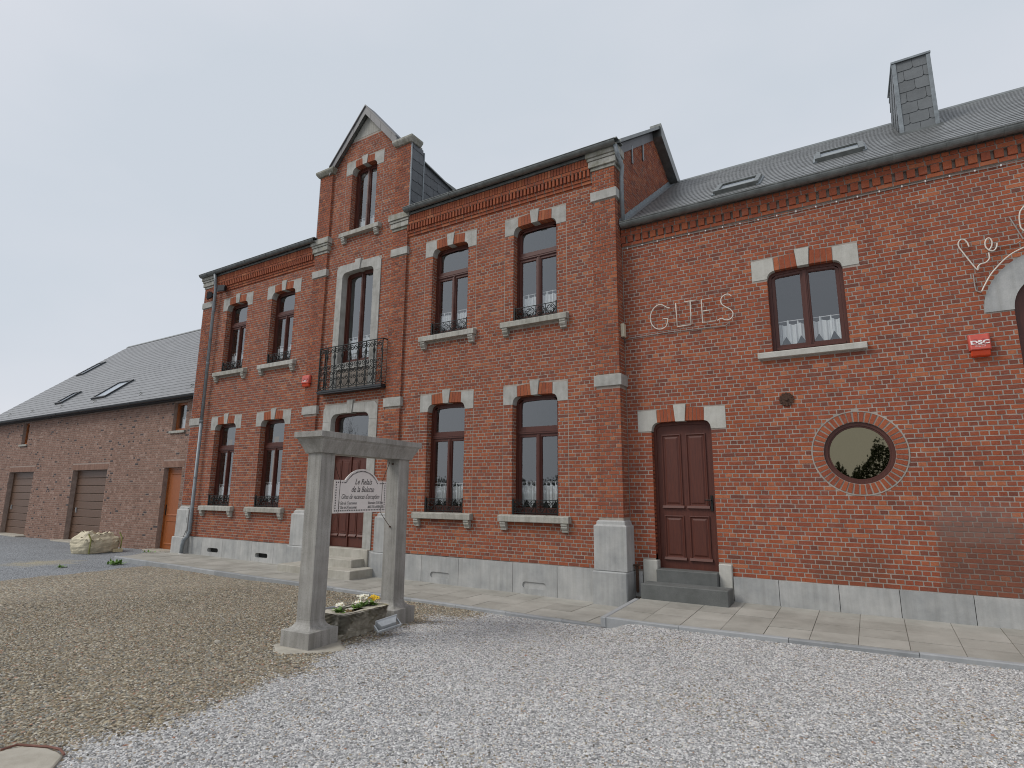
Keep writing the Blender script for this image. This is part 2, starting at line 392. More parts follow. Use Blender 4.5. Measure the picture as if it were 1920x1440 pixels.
def outline(w, zb, spring, rx=.11, rz=.155, rise=.02, i=0., n=6):
    """opening: flat sill, upright jambs, rounded shoulders, faintly arched head"""
    W_ = w-i; rx_ = max(.02, rx-i*.6); rz_ = rz-i
    pts = [(-W_, zb+i), (W_, zb+i)]
    for k in range(n+1):
        t = math.pi/2*k/n; pts.append((W_-rx_+rx_*math.cos(t), spring+rz_*math.sin(t)))
    for x in (.33, 0, -.33): pts.append((x*(W_-rx_)*1.6 if x else 0, spring+rz_+rise*(1-abs(x)*1.4)))
    for k in range(n+1):
        t = math.pi/2*(1-k/n); pts.append((-(W_-rx_)-rx_*math.cos(t), spring+rz_*math.sin(t)))
    return pts
def shift(p, cx, cz=0): return [(a+cx, b+cz) for a, b in p]
def extr(profile, x0, x1):
    """profile in Y, Z extruded along X"""
    mb = MB(); mb.loops([[(x0, a, b) for a, b in profile], [(x1, a, b) for a, b in profile]]); return mb

# ------------------------------------------------------------------ window kit (everything local to the middle of the sill line)
KIT = {}
def arc_z(x, w, spring, rx, rz, rise):
    a = abs(x)
    if a > w-rx: return spring+rz*math.sqrt(max(0, 1-((a-(w-rx))/rx)**2))
    return spring+rz+rise*(1-a/(w-rx)*.7)
def kit(key, w, H, ow, topo, st, depth=.165, key_up=.07, rx=.11, rz=.155, rise=.02, transom=None, twin=True, kw=(.075, .108), bricks=4, brickmat=None, ix=None, wood=None, mort=None):
    """w half opening, H spring height over the sill, ow half width over the stones, topo top of stones above spring, st stone material"""
    if key in KIT: return KIT[key]
    K = {}; crown = lambda x: H+rz+rise*(1-abs(x)/(w-rx)*.7)
    ix = ix or w-rx; top = H+topo
    for sgn, nm in ((-1, 'L'), (1, 'R')):
        arc = [(w-rx+rx*math.cos(math.pi/2*k/7), H+rz*math.sin(math.pi/2*k/7)) for k in range(8)]
        poly = [(ow, H), (ow, top-.012), (ix+.012, top)] + arc[::-1]
        poly = [(sgn*a, b) for a, b in poly]; mb = MB(); mb.plate(poly, [], -.004, depth+.03, back=False); K['skew'+nm] = mb.mesh('skewback', st)
    mb = MB(); mb.plate([(-kw[0], crown(kw[0])-.008), (kw[0], crown(kw[0])-.008), (kw[1], top+key_up), (-kw[1], top+key_up)], [], -.018, depth+.03); K['key'] = mb.mesh('keystone', st)
    K['arch'] = []
    for sgn in (-1, 1):
        for k in range(bricks):
            a0, a1 = kw[0]+(ix-kw[0])*k/bricks, kw[0]+(ix-kw[0])*(k+1)/bricks
            b0, b1 = kw[1]+(ix-kw[1])*k/bricks, kw[1]+(ix-kw[1])*(k+1)/bricks; g = .0045
            zt0, zt1 = top+key_up*.35*(1-k/bricks), top+key_up*.35*(1-(k+1)/bricks)
            mb = MB(); mid = .5*random.choice((.9, 1, 1.1))
            P4 = [(a0+g, crown(a0)), (a1-g, crown(a1)), (b1-g, zt1-.004), (b0+g, zt0-.004)]
            mb.plate([(sgn*x, z) for x, z in P4], [], -.003, depth+.03, rnd=random.uniform(.45, .95)); K['arch'].append(mb.mesh('arch_brick', brickmat))
    def ol(i): return outline(w, 0, H, rx, rz, rise, i)
    # outer frame
    wd = wood or M_WOOD
    f = MB()
    def clip_top(i, z0):   # light above z0 following the head
        o_ = [(x, z) for x, z in ol(i) if z > z0+.02]; return [(-(w-i), z0), (w-i, z0)]+[p for p in o_]
    i1 = .05
    holes = [[(-(w-i1), i1+.02), (w-i1, i1+.02), (w-i1, transom[0]), (-(w-i1), transom[0])], clip_top(i1, transom[1])] if transom else [ol(i1)]
    f.plate(outline(w+.008, -.005, H, rx+.004, rz+.006, rise), holes, depth, depth+.08)
    if transom: f.box(-(w-i1), w-i1, depth-.012, depth, transom[0]+.012, transom[1]-.012); f.box(-(w-i1), w-i1, depth-.02, depth-.012, transom[0]+.045, transom[1]-.03)
    # sashes
    def sash(x0, x1, z0, z1, topf=None):
        b = .045; y0, y1 = depth+.014, depth+.065
        outer = [(x0, z0), (x1, z0)]+topf(x0, x1, 0); inner = [(x0+b, z0+b*1.3), (x1-b, z0+b*1.3)]+topf(x0+b, x1-b, b)
        f.plate(outer, [inner], y0, y1)
        f.plate(inner, [[(p[0]*1+(.010 if p[0] < (x0+x1)/2 else -.010), p[1]+(.010 if p[1] < (z0+H*.5) else -.010)) for p in inner]], y0+.012, y1)
        return inner
    sq = lambda zt: (lambda a, b, i: [(b, zt-i), (a, zt-i)])
    def head(a, b, i):
        n = 7; pts = []
        for k in range(n+1):
            x = b+(a-b)*k/n; pts.append((x, arc_z(x, w-i1, H, rx-.02, rz-i1, rise)-i*.95))
        return pts
    panes = []
    zt = transom[0]-.002 if transom else None
    if twin:
        for a, b in ((-(w-i1)+.002, -.012), (.012, (w-i1)-.002)): panes.append(sash(a, b, i1+.025, 0, sq(zt)) if transom else sash(a, b, i1+.01, 0, head))
        f.box(-.032, .032, depth-.004, depth+.05, i1+.02, (transom[0]-.004) if transom else crown(.03)-i1-.004)
        f.box(-.014, .014, depth-.014, depth-.004, i1+.03, (transom[0]-.01) if transom else crown(.03)-i1-.01)
    if transom: panes.append(sash(-(w-i1)+.002, (w-i1)-.002, transom[1]+.002, 0, head))
    if twin: f.box(-w+.055, w-.055, depth-.02, depth+.0, i1-.012, i1+.028)
    K['frame'] = f.mesh('window', wd)
    K['panes'] = []
    for p in panes:
        q = MB(); q.plate(p, [], depth+.045, depth+.05, back=False, sides=False); K['panes'].append(q.mesh('pane', M_GLASS))
    # mortar-backed jamb lining of the reveal
    rv = MB(); pts = ol(-.006)
    for a, b in zip(pts[1:]+[pts[0]], pts): rv.quad([(a[0], .004, a[1]), (a[0], depth+.03, a[1]), (b[0], depth+.03, b[1]), (b[0], .004, b[1])])
    K['reveal'] = rv.mesh('reveal', mort or M_MORT)
    K['w'] = w; K['H'] = H; K['ow'] = ow; K['top'] = top; K['depth'] = depth; K['ix'] = ix; K['kw'] = kw; K['ku'] = key_up
    KIT[key] = K; return K
# sill with its two consoles
def sill_meshes(hw, mat, h=.13, proj=.12, cor=True):
    a = MB(); a.loops([[(x, -proj, -h), (x, .17, -h), (x, .17, .004), (x, -.01, .004), (x, -proj+.01, -.012), (x, -proj, -.02)] for x in (-hw, hw)])
    s_ = a.mesh('sill', mat)
    if not cor: return s_, None
    prof = [(.01, 0), (-.105, 0), (-.105, -.045), (-.088, -.05), (-.092, -.085), (-.075, -.115), (-.055, -.13), (-.055, -.165), (-.03, -.175), (.01, -.175)]
    c = extr(prof, -.065, .065).mesh('console', mat); return s_, c
# guard rail for a window
def spiral(cx, cz, r0, turns, a0, dirn, n=16, y=0):
    return [(cx+r0*(1-.8*k/n)*math.cos(a0+dirn*2*math.pi*turns*k/n), y, cz+r0*(1-.8*k/n)*math.sin(a0+dirn*2*math.pi*turns*k/n)) for k in range(n+1)]
def guard_mesh(w):
    g = MB(); h = .29
    for z in (h, .045): g.box(-w+.005, w-.005, .02, .034, z-.007, z+.007)
    n = 4; p = (2*w-.06)/n
    for k in range(n+1):
        x = -w+.03+p*k; g.box(x-.006, x+.006, .021, .033, 0, h)
    for s_ in (-1, 1): g.box(s_*(w-.02)-.016, s_*(w-.02)+.016, .008, .04, 0, h+.025); 
    for zz in (.05, .11, .17, .23): g.tube(spiral(-w+.05, zz+.03, .03, 1.2, 0, 1, 10, .03), .006, 4)
    for k in range(n):
        xc = -w+.03+p*(k+.5)
        for s_ in (-1, 1):
            g.tube(spiral(xc+s_*p*.22, h-.075, .052, 1.35, math.pi/2, s_, 14, .027), .0085, 4)
            g.tube([(xc+s_*p*.42, .027, h-.09), (xc+s_*p*.36, .027, .14), (xc+s_*p*.12, .027, .06)], .0085, 4)
            g.tube(spiral(xc+s_*p*.16, .105, .04, 1.2, -math.pi/2, -s_, 12, .027), .008, 4)
    return g.mesh('guard_rail', M_IRON)
# cafe curtain: tabs over a rod, scalloped hem
def cafe_mesh(w, h=.42, nt=3, y0=.262, npan=2, hem=.15, ph=0):
    c = MB(); hw = w-.07
    for pan in range(npan):
        xa, xb = -hw+pan*2*hw/npan+.02, -hw+(pan+1)*2*hw/npan-.02; n = 40
        col = []
        for k in range(n+1):
            t = k/n; x = xa+(xb-xa)*t; y = y0+.014*math.sin(t*(30+3*math.sin(ph*5))+pan*2+ph*7)+.007*math.sin(t*71+ph*3)
            tab = ((t*nt+.12) % 1) < .26
            top = h+.065 if tab else h-.012*math.sin(math.pi*((t*nt+.12-.26) % 1))+.008*math.sin(t*20+ph*4)
            z = hem*abs(((t*2) % 1)-.5)*2
            bot = (hem*.9-z if hem else 0)+.012*math.sin(t*9+ph*6+pan)
            col.append((x, y, bot, top))
        for k in range(n):
            a, b = col[k], col[k+1]; tp = min(a[3], b[3]) if abs(a[3]-b[3]) > .03 else None
            za, zb = (tp, tp) if tp else (a[3], b[3])
            za_m, zb_m = (a[2]+za)/2, (b[2]+zb)/2
            c.quad([(a[0], a[1], a[2]), (b[0], b[1], b[2]), (b[0], b[1], zb), (a[0], a[1], za)])
    return c
ROD = {}
def cafe(label, cx, y, z, w, key, **kw):
    if key not in ROD:
        m = cafe_mesh(w, **kw).mesh('cafe_curtain', M_LACE); r = MB(); r.tube([(-w+.05, kw.get('y0', .262), kw.get('h', .42)+.055), (w-.05, kw.get('y0', .262), kw.get('h', .42)+.055)], .006, 6)
        ROD[key] = (m, r.mesh('curtain_rod', M_WPRINT))
    m, r = ROD[key]
    t = thing('cafe_curtain', label, 'curtain', (cx, y, z), 'white cafe curtains inside the windows')
    place(m, 'lace_panel', t); place(r, 'rod', t)
def put_window(house, K, cx, y, zs, brick_list, sill=None, cons=None, cx_cons=.66, guard=None, label=None):
    P = (cx, y, zs)
    for k in ('skewL', 'skewR'): place(K[k], 'skewback', house, P, .006)
    place(K['key'], 'keystone', house, P, .006)
    for m in K['arch']: place(m, 'arch_brick', house, P)
    w = place(K['frame'], 'window', house, P)
    if label: w['label'] = label
    for m in K['panes']: place(m, 'pane', w)
    place(K['reveal'], 'reveal', w)
    if sill: place(sill, 'sill', house, P, .006)
    if cons:
        for s_ in (-1, 1): place(cons, 'console', house, (cx+s_*cx_cons, y, zs-.128), .004)
    if guard: place(guard, 'guard_rail', w)
    # jamb bricks
    z0 = zs
    for sgn, mp_ in ((-1, rightmap(cx-K['w'])), (1, leftmap(cx+K['w']))):
        for br in lay(y+.014, y+K['depth']-.002, zs-.02, zs+K['H']+.03, [], hd=.107 if sgn < 0 else .1):
            brick_list.append((lambda u, d, z, mp_=mp_: mp_(u, d, z), br, None, -.0025))
    return w
def win_block(K, cx, zs, bottom=0.):
    """what the bricks must leave free round a window"""
    return [(cx-K['w'], cx+K['w'], zs+bottom-.002, zs+K['H']+.1), (cx-K['ow']-.004, cx+K['ow']+.004, zs+K['H'], zs+K['top']), (cx-K['kw'][1]-.006, cx+K['kw'][1]+.006, zs+K['top']-.02, zs+K['top']+K['ku'])]

# ================================================================== BRICK HOUSE
house = thing('brick_house', 'tall red brick house with stone trim, pilasters and a pointed central gable', 'house')
bricks = []
AX = -10.90
ZL, ZU, ZA = -.413, 3.569, 6.858
WX = [-16.13, -13.935, -7.903, -5.645]
KL = kit('low', .52, 2.215, .7475, .387, M_STONE, transom=(1.60, 1.69), brickmat=M_BRICK)
KU = kit('upp', .52, 1.979, .7475, .377, M_STONE, transom=(1.42, 1.51), brickmat=M_BRICK)
KA = kit('att', .465, 1.742, .705, .36, M_STONE, brickmat=M_BRICK, key_up=.06)
GR = guard_mesh(.52)
SL, CN = sill_meshes(.785, M_SILL)
SA, _c = sill_meshes(.73, M_SILL)
P1, P2, P3, P4 = (-17.90, -17.42), (-12.62, -12.12), (-9.70, -9.22), (-4.28, -3.80)
YP = -.06
zwall = lambda X: -1.80-.0065*(X+17)
block = []; holes = []
for x in WX:
    for K, z in ((KL, ZL), (KU, ZU)):
        block += win_block(K, x, z); holes.append(shift(outline(K['w']+.006, -.006, K['H'], .116, .161, .02), x, z))
        block.append((x-.79, x+.79, z-.13, z+.0)); 
block += win_block(KA, AX-.02, ZA); holes.append(shift(outline(KA['w']+.006, -.006, KA['H'], .116, .161, .02), AX-.02, ZA)); block.append((AX-.75, AX+.72, ZA-.13, ZA))
SPL = [(x+s_*.7475, z, z+K['H']) for x in WX for K, z in ((KL, ZL), (KU, ZU)) for s_ in (-1, 1)]+[(AX-.02+s_*.705, ZA, ZA+1.74) for s_ in (-1, 1)]
# central openings
DR = dict(x0=-11.58, x1=-10.24, zt=1.755); BD = dict(x0=-11.50, x1=-10.36, zb=3.25, zt=5.585)
block += [(-11.875, -9.975, -1.4, 2.18), (AX-.14, AX+.14, 2.15, 2.26), (-11.715, -10.11, 2.50, 5.95), (AX-.13, AX+.13, 5.94, 6.02)]
def rounded(x0, x1, zb, zs, rx, rz, rise=.03): return shift(outline((x1-x0)/2, zb, zs, rx, rz, rise), (x0+x1)/2)
doorhole = rounded(DR['x0']-.005, DR['x1']+.005, -1.29, DR['zt'], .17, .185); balhole = rounded(BD['x0']-.005, BD['x1']+.005, BD['zb'], BD['zt'], .13, .14)
holes += [doorhole, balhole]
pil = [P1, P2, P3, P4]
bays = [(P1[1], P2[0]), (P2[1], P3[0]), (P3[1], P4[0])]
GAB = 1.12  # gable slope
def gable_lim(z):
    hx = (10.22-z)/GAB
    if hx < .06: return None
    return (max(P2[1], AX-hx), min(P3[0], AX+hx))
fm0 = frontmap(0)
for i, (a, b) in enumerate(bays):
    top = 6.235 if i != 1 else 9.61
    L_ = lay(a, b, -1.31, top, block, SPL, lim=(None if i != 1 else (lambda z: gable_lim(z) if z > 8.6 else (P2[1], P3[0]))))
    bricks += [(fm0, br, 0, 0) for br in L_]
# gable fillet outside the pilaster line is covered by the pilasters; pilasters
bandz = [(1.99, 2.20), (5.77, 5.965), (6.43, 6.90)]
for (a, b), inner in zip(pil, (1, 1, 1, 1)):
    mid = (a, b) in (P2, P3)
    top = 8.80 if mid else 6.45
    L_ = lay(a, b, -.46, top, [(a-1, b+1, z0, z1) for z0, z1 in bandz], zorg=-1.31+.0)
    mpf = frontmap(YP); bricks += [(mpf, br, YP, 0) for br in L_]
    ys = .25 if (a, b) == P4 else 0
    for br in lay(YP+.012, ys+.002, -.46, top if mid else 6.86, [(-9, 9, z0, z1) for z0, z1 in bandz]): bricks.append((rightmap(b), br, None, 0))
    for br in lay(YP+.012, 0, -.46, top, [(-9, 9, z0, z1) for z0, z1 in bandz]): bricks.append((leftmap(a), br, None, 0))
    # mortar core of the pilaster
    m = MB(); m.box(a+.008, b-.008, YP+.008, .02, -1.31, top+.02, skip='k')
    m.build('pilaster', M_MORT, house)
    # stone bands
    for z0, z1 in bandz[:2]:
        s_ = MB(); s_.box(a-.03, b+.04, YP-.03, ys+.01 if (a, b) == P4 else .03, z0, z1); s_.build('stone_band', M_STONE, house, bevel=.006)
    # stepped capital
    for z0, z1, p in ((6.435, 6.50, .02), (6.505, 6.635, .055), (6.64, 6.70, .075), (6.705, 6.865, .10)):
        s_ = MB(); s_.box(a-p, b+p, YP-p, (ys+.02) if (a, b) == P4 else .05, z0, z1); s_.build('capital_slab', M_CAP, house, bevel=.006)
    # pedestal
    zf = zwall((a+b)/2)-.04
    s_ = MB(); s_.box(a-.085, b+.085, -.20, ys, zf, -1.325); s_.build('pedestal_block', M_PLINTH, house, bevel=.018)
    s_ = MB(); s_.loops([[(a-p, YP-p-.0, z), (b+p, YP-p, z), (b+p, ys, z), (a-p, ys, z)] for z, p in ((-1.322, .072), (-.56, .072), (-.545, .066), (-.535, .035), (-.48, .03), (-.455, .006))]); s_.build('pedestal_die', M_PLINTH, house, bevel=.008)
# mortar plane of the facade with the openings cut out
mw = MB()
outer = [(-17.85, -1.31), (-3.85, -1.31), (-3.85, 6.9), (-9.25, 6.9), (-9.25, 8.85), (-9.72, 8.90), (AX, 10.20), (-12.1, 8.86), (-12.6, 8.85), (-12.6, 6.9), (-17.85, 6.9)]
mw.plate(outer, holes, .0045, .2, sides=False, hsides=False)
mw.build('wall', M_MORT, house)
for i, x in enumerate(WX):
    put_window(house, KL, x, 0, ZL, bricks, SL, CN, .68, GR)
    put_window(house, KU, x, 0, ZU, bricks, SL, CN, .68, GR)
put_window(house, KA, AX-.02, 0, ZA, bricks, SA, CN, .60)
spots = ['leftmost bay', 'just left of the balcony', 'just right of the balcony', 'beside the right corner pilaster']
for x, s_ in zip(WX, spots):
    vi = WX.index(x); hh_ = (.40, .46, .42, .44)[vi]; h2_ = (.43, .38, .41, .45)[vi]
    cafe('white tabbed cafe curtain, ground floor window, '+s_, x, 0, ZL+.15, .52, 'cl%d' % vi, h=hh_, nt=(3, 4, 3, 4)[vi], ph=.3*vi)
    cafe('white tabbed cafe curtain, upper floor window, '+s_, x, 0, ZU+.13, .52, 'cu%d' % vi, h=h2_, nt=(4, 3, 4, 3)[vi], ph=.7+.4*vi)
cafe('white gathered curtain in the small attic window of the gable', AX-.02, 0, ZA+.06, .465, 'c2', h=.36, hem=.0, y0=.27)
for x, lb in ((WX[0], 'yellow drape hanging inside the leftmost ground floor window'), (WX[1], 'yellow drape hanging inside the ground floor window left of the stone portal')):
    t = thing('drape', lb, 'curtain', (x, 0, ZL)); m = MB(); n = 24
    for k in range(n):
        f = lambda q: (-.40+.22*q/n, .38+.02*math.sin(q*1.3))
        a, b = f(k), f(k+1); m.quad([(a[0], a[1], .35), (b[0], b[1], .35), (b[0], b[1], 1.95), (a[0], a[1], 1.95)])
    m.build('drape_cloth', M_YEL, t)

# door surround, in blocks: jambs, lintel halves, keystone
def surround(x0, x1, o0, o1, zb, zs, ztop, zkey, rx, rz, proud, dep, hole):
    cxm = (x0+x1)/2; hw = (x1-x0)/2
    arc = lambda s_: [(cxm+s_*(hw-rx+rx*math.cos(math.pi/2*k/7)), zs+rz*math.sin(math.pi/2*k/7)) for k in range(8)]
    zc = zs+rz
    for s_, xo in ((-1, o0), (1, o1)):
        xi = cxm+s_*hw; m = MB(); m.plate([(xo, zb), (xi, zb), (xi, zs-.004), (xo, zs-.004)], [], -proud, dep); m.build('surround_jamb', M_STONE, house, bevel=.006)
        a = arc(s_); m = MB(); m.plate([(xo, zs), (xo, ztop-.1), (xo-s_*.1, ztop)] + [(a[-1][0], ztop), a[-1]]+a[::-1][1:], [], -proud, dep); m.build('surround_shoulder', M_STONE, house, bevel=.006)
        m = MB(); xk = cxm+s_*.075; m.plate([(a[-1][0]-s_*.004, zc), (a[-1][0]-s_*.004, ztop), (cxm+s_*.112, ztop), (xk+s_*.004, zc+.02)], [], -proud, dep); m.build('surround_lintel', M_STONE, house, bevel=.006)
    m = MB(); m.plate([(cxm-.075, zc+.0), (cxm+.075, zc+.0), (cxm+.108, zkey), (cxm-.108, zkey)], [], -proud-.025, dep); m.build('keystone', M_STONE, house, bevel=.006)
surround(DR['x0'], DR['x1'], -11.875, -9.975, -1.345, DR['zt'], 2.18, 2.26, .17, .185, .02, .2, None)
surround(BD['x0'], BD['x1'], -11.715, -10.11, 2.50, BD['zt'], 5.95, 6.02, .13, .14, .02, .2, None)
m = MB(); m.plate([(BD['x0']+.004, 3.08), (BD['x1']-.004, 3.08), (BD['x1']-.004, 3.25), (BD['x0']+.004, 3.25)], [], -.03, .2); m.build('sill', M_STONE, house, bevel=.006)
bricks += [(frontmap(.03), br, .03, 0) for br in lay(BD['x0'], BD['x1'], 2.50, 3.08, [])]
m = MB(); m.quad([(BD['x0'], .04, 2.45), (BD['x1'], .04, 2.45), (BD['x1'], .04, 3.1), (BD['x0'], .04, 3.1)]); m.build('wall', M_MORT, house)
# balcony window
hw = (BD['x1']-BD['x0'])/2; cb = (BD['x0']+BD['x1'])/2
KB = kit('bal', hw, BD['zt']-BD['zb'], hw+.01, .2, M_STONE, rx=.13, rz=.14, rise=.03, brickmat=M_BRICK, bricks=1)
wb = place(KB['frame'], 'window', house, (cb, 0, BD['zb']))
for m in KB['panes']: place(m, 'pane', wb)
cafe('white gathered cafe curtain behind the wrought iron balcony', cb, 0, BD['zb']+.06, hw, 'cb', h=.62, hem=.2)
# front door: two leaves with tall panels and a glass light above
fd = MB(); dh = outline((DR['x1']-DR['x0'])/2+.01, -1.29, DR['zt'], .17, .185, .03); cd = (DR['x0']+DR['x1'])/2; W2 = (DR['x1']-DR['x0'])/2
li = outline(W2, -1.29, DR['zt'], .15, .185, .03, i=.07); li = [(-(W2-.07), .98), (W2-.07, .98)]+[p for p in li if p[1] > 1.0]
fd.plate(dh, [li, [(-(W2-.05), -1.28), (W2-.05, -1.28), (W2-.05, .88), (-(W2-.05), .88)]], .13, .21)
fd.box(-(W2-.05), W2-.05, .10, .13, .89, .97)
door = fd.build('door', M_DOOR, house, loc=(cd, 0, 0))
g = MB(); g.plate(li, [], .19, .195, sides=False); g.build('pane', M_GLASS, door)
for s_ in (-1, 1):
    lf = MB(); xa, xb = sorted((s_*.006, s_*(W2-.052)))
    lf.box(xa, xb, .15, .19, -1.28, .878)
    wv = (xb-xa)/2
    for q in range(2):
        px0 = xa+.05+q*(wv-.01); px1 = px0+wv-.09
        lf.box(px0-.012, px1+.012, .136, .15, -.98, .78)
        lf.box(px0+.02, px1-.02, .128, .136, -.93, .73)
        lf.loops([[(px0-.015, .15, -1.06), (px1+.015, .15, -1.06)], [(px0-.015, .112, -1.05), (px1+.015, .112, -1.05)], [(px0-.015, .112, -1.035), (px1+.015, .112, -1.035)], [(px0-.015, .15, -.98), (px1+.015, .15, -.98)]], closed=False, cap0=False, cap1=False)
    lf.build('door_leaf', M_DOOR, door, bevel=.005)
st = MB(); st.box(-.018, .018, .118, .15, -1.28, .878); st.build('cover_strip', M_DOOR, door)
# steps to the front door
for (xa, xb, ya, yb, za, zb, lb) in ((-11.95, -9.98, -.10, .16, -1.92, -1.295, 0), (-11.75, -10.07, -.48, -.085, -1.70, -1.49, 0), (-12.10, -9.68, -.87, -.085, -1.90, -1.665, 0)):
    m = MB(); m.box(xa, xb, ya, yb, za, zb); m.build('step', M_STEP, house, bevel=.01)
# plinth stones with their vents
def plinth(parent, x0, x1, y, zt, zb, mat, vent=None, hole=True, vz=None, joint=.004, th=.12, bevel=.007):
    m = MB(); poly = [(x0+joint, zb), (x1-joint, zb), (x1-joint, zt), (x0+joint, zt)]; hs = []
    if vent is not None:
        vw, vh = .26, .062; pts = []
        for k in range(8): t = -math.pi/2+math.pi*k/7; pts.append((vent+vw-vh+vh*math.cos(t), vz+vh*math.sin(t)))
        for k in range(8): t = math.pi/2+math.pi*k/7; pts.append((vent-vw+vh+vh*math.cos(t), vz+vh*math.sin(t)))
        hs = [pts]
    m.plate(poly, hs, y, y+th); ob = m.build('plinth_stone', mat, parent, bevel=bevel)
    if hs:
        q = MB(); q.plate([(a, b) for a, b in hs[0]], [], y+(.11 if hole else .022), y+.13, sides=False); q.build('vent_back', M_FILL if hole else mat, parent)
for x0, x1, v, h in ((-17.34, -16.62, None, 0), (-16.62, -15.62, -16.07, True), (-15.62, -14.30, None, 0), (-14.30, -13.38, -13.87, True), (-13.38, -12.70, None, 0),
                     (-9.14, -8.40, None, 0), (-8.40, -7.41, -7.89, False), (-7.41, -6.10, None, 0), (-6.10, -5.13, -5.62, False), (-5.13, -4.36, None, 0)):
    plinth(house, x0, x1, -.055, -1.318+random.uniform(-.004, .004), zwall(x0)-.05, M_PLINTH, v, h, zwall((x0+x1)/2)+.165)
for x0, x1 in ((P2[1]+.085, -11.95), (-9.98, P3[0]-.085)): plinth(house, x0, x1, -.055, -1.318, -1.95, M_PLINTH)
for a, b in ((-12.02, -11.877), (-9.973, -9.79)):   # narrow brick slips beside the surround above the plinth
    m = MB(); m.box(a, b, .004, .02, -1.318, -.4); m.build('mortar_strip', M_MORT, house)
# corbelled brick cornice in each bay
def brick_box(mb, x0, x1, y0, y1, z0, z1): mb.box(x0, x1, y0, y1, z0, z1, rnd=random.uniform(.3, 1))
cb1 = MB(); nd = 0
dent_m = [None]*6
for k in range(6):
    q = MB(); q.box(-.024, .024, -.088, .0, -.075, .075, rnd=.35+.1*k); dent_m[k] = q.mesh('dentil_brick', M_BRICK)
for a, b in (bays[0], bays[2]):
    for z0, y in ((6.215, -.028), (6.284, -.05), (6.507, -.095)):
        x = a
        while x < b-.03:
            x2 = min(b, x+.204); brick_box(cb1, x+.003, x2-.006, y, .0, z0+.004, z0+CH-.006); x += .214 if z0 != 6.284 else .214
    x = a+.03
    while x < b-.02:
        if nd < 400: place(random.choice(dent_m), 'dentil_brick', house, (x, 0, 6.431)); nd += 1
        x += .088
    x = a
    while x < b-.02: brick_box(cb1, x+.003, min(b, x+.062), -.10+random.uniform(-.002, .002), 0, 6.582, 6.735); x += .0705
    m = MB(); m.box(a, b, -.082, .004, 6.505, 6.74); m.box(a, b, -.02, .004, 6.222, 6.505); m.box(a, b, -.04, 0, 6.29, 6.35); m.build('cornice_core', M_MORT, house)
    m = MB(); m.box(a, b, -.13, .1, 6.742, 6.80); m.build('eaves_board', M_ZINCD, house)
tag(cb1.build('cornice_brick', M_BRICK, house), kind='stuff')
# gutters: half round with bead and straps
def gutter(parent, x0, x1, y, z, r, mat, step=1.0, name='gutter'):
    m = MB(); n = 10; sec = []
    for k in range(n+1):
        t = math.pi+math.pi*k/n; sec.append((y+r*math.cos(t), z+r*math.sin(t)))
    sec += [(y+r-.006, z), ]+[(y+(r-.008)*math.cos(2*math.pi-math.pi*k/n), z+(r-.008)*math.sin(2*math.pi-math.pi*k/n)) for k in range(n+1)]
    m.loops([[(x0, a, b) for a, b in sec], [(x1, a, b) for a, b in sec]])
    m.tube([(x0, y-r, z+.004), (x1, y-r, z+.004)], .011, 6)
    g_ = m.build(name, mat, parent, smooth=False)
    x = x0+step*.4; bm_ = MB(); sec2 = [(y+(r+.006)*math.cos(math.pi+math.pi*k/n), z+(r+.006)*math.sin(math.pi+math.pi*k/n)) for k in range(n+1)]
    sec2 += [(a, b) for a, b in [(y+(r+.002)*math.cos(math.pi+math.pi*k/n), z+(r+.002)*math.sin(math.pi+math.pi*k/n)) for k in range(n, -1, -1)]]
    bm_.loops([[(-.014, a, b) for a, b in sec2], [(.014, a, b) for a, b in sec2]]); me = bm_.mesh('gutter_strap', mat)
    while x < x1: place(me, 'gutter_strap', g_, (x, 0, 0)); x += step
    return g_
gutter(house, -17.98, -12.50, -.20, 6.875, .085, M_ZINCD); gutter(house, -9.21, -3.70, -.20, 6.875, .085, M_ZINCD)
for a, b in ((-17.98, -12.50), (-9.21, -3.66)):
    m = MB(); m.box(a, b, -.24, .1, 6.905, 6.925); m.build('eaves_flashing', M_ZINCD, house)
# downpipe at the left corner
dp = MB(); dp.tube([(-17.2, -.20, 6.80), (-17.2, -.16, 6.55), (-17.2, -.13, 6.3), (-17.2, -.12, 2)], .046, 10); dp.tube([(-17.2, -.12, 2.02), (-17.2, -.12, -1.15), (-17.22, -.16, -1.30), (-17.26, -.24, -1.42), (-17.27, -.26, -1.55), (-17.27, -.26, -1.80)], .05, 10)
dpo = dp.build('downpipe', M_ZINC, house, smooth=True)
m = MB(); m.tube([(-17.27, -.26, -1.86), (-17.27, -.26, -1.775)], .062, 10); m.build('pipe_foot', M_WPRINT, dpo)
for z in (5.6, 3.9, 2.1, .4, -.9):
    m = MB(); m.tube([(-17.2, -.12, z-.02), (-17.2, -.12, z+.02)], .055, 10); m.build('pipe_clip', M_ZINC, dpo)
m = MB(); m.tube([(-17.44, -.1, -.5), (-17.40, -.13, -.8), (-17.36, -.12, -1.1), (-17.40, -.22, -1.45), (-17.38, -.22, -1.8)], .008, 5); m.build('cable', M_BLACK, house)
# downpipe at the right corner and the brown pipe foot
dp = MB(); dp.tube([(-3.72, -.18, 6.80), (-3.70, -.10, 6.62), (-3.68, .08, 6.45), (-3.72, .12, 6.25), (-3.72, .13, 5.30)], .042, 10); dp.build('downpipe', M_ZINC, house, smooth=True)
dp = MB(); dp.box(-3.685, -3.64, .14, .19, -1.68, -1.20); dp.box(-3.72, -3.615, .12, .20, -1.235, -1.205); dp.build('pipe_foot', M_RUST, house, bevel=.01)
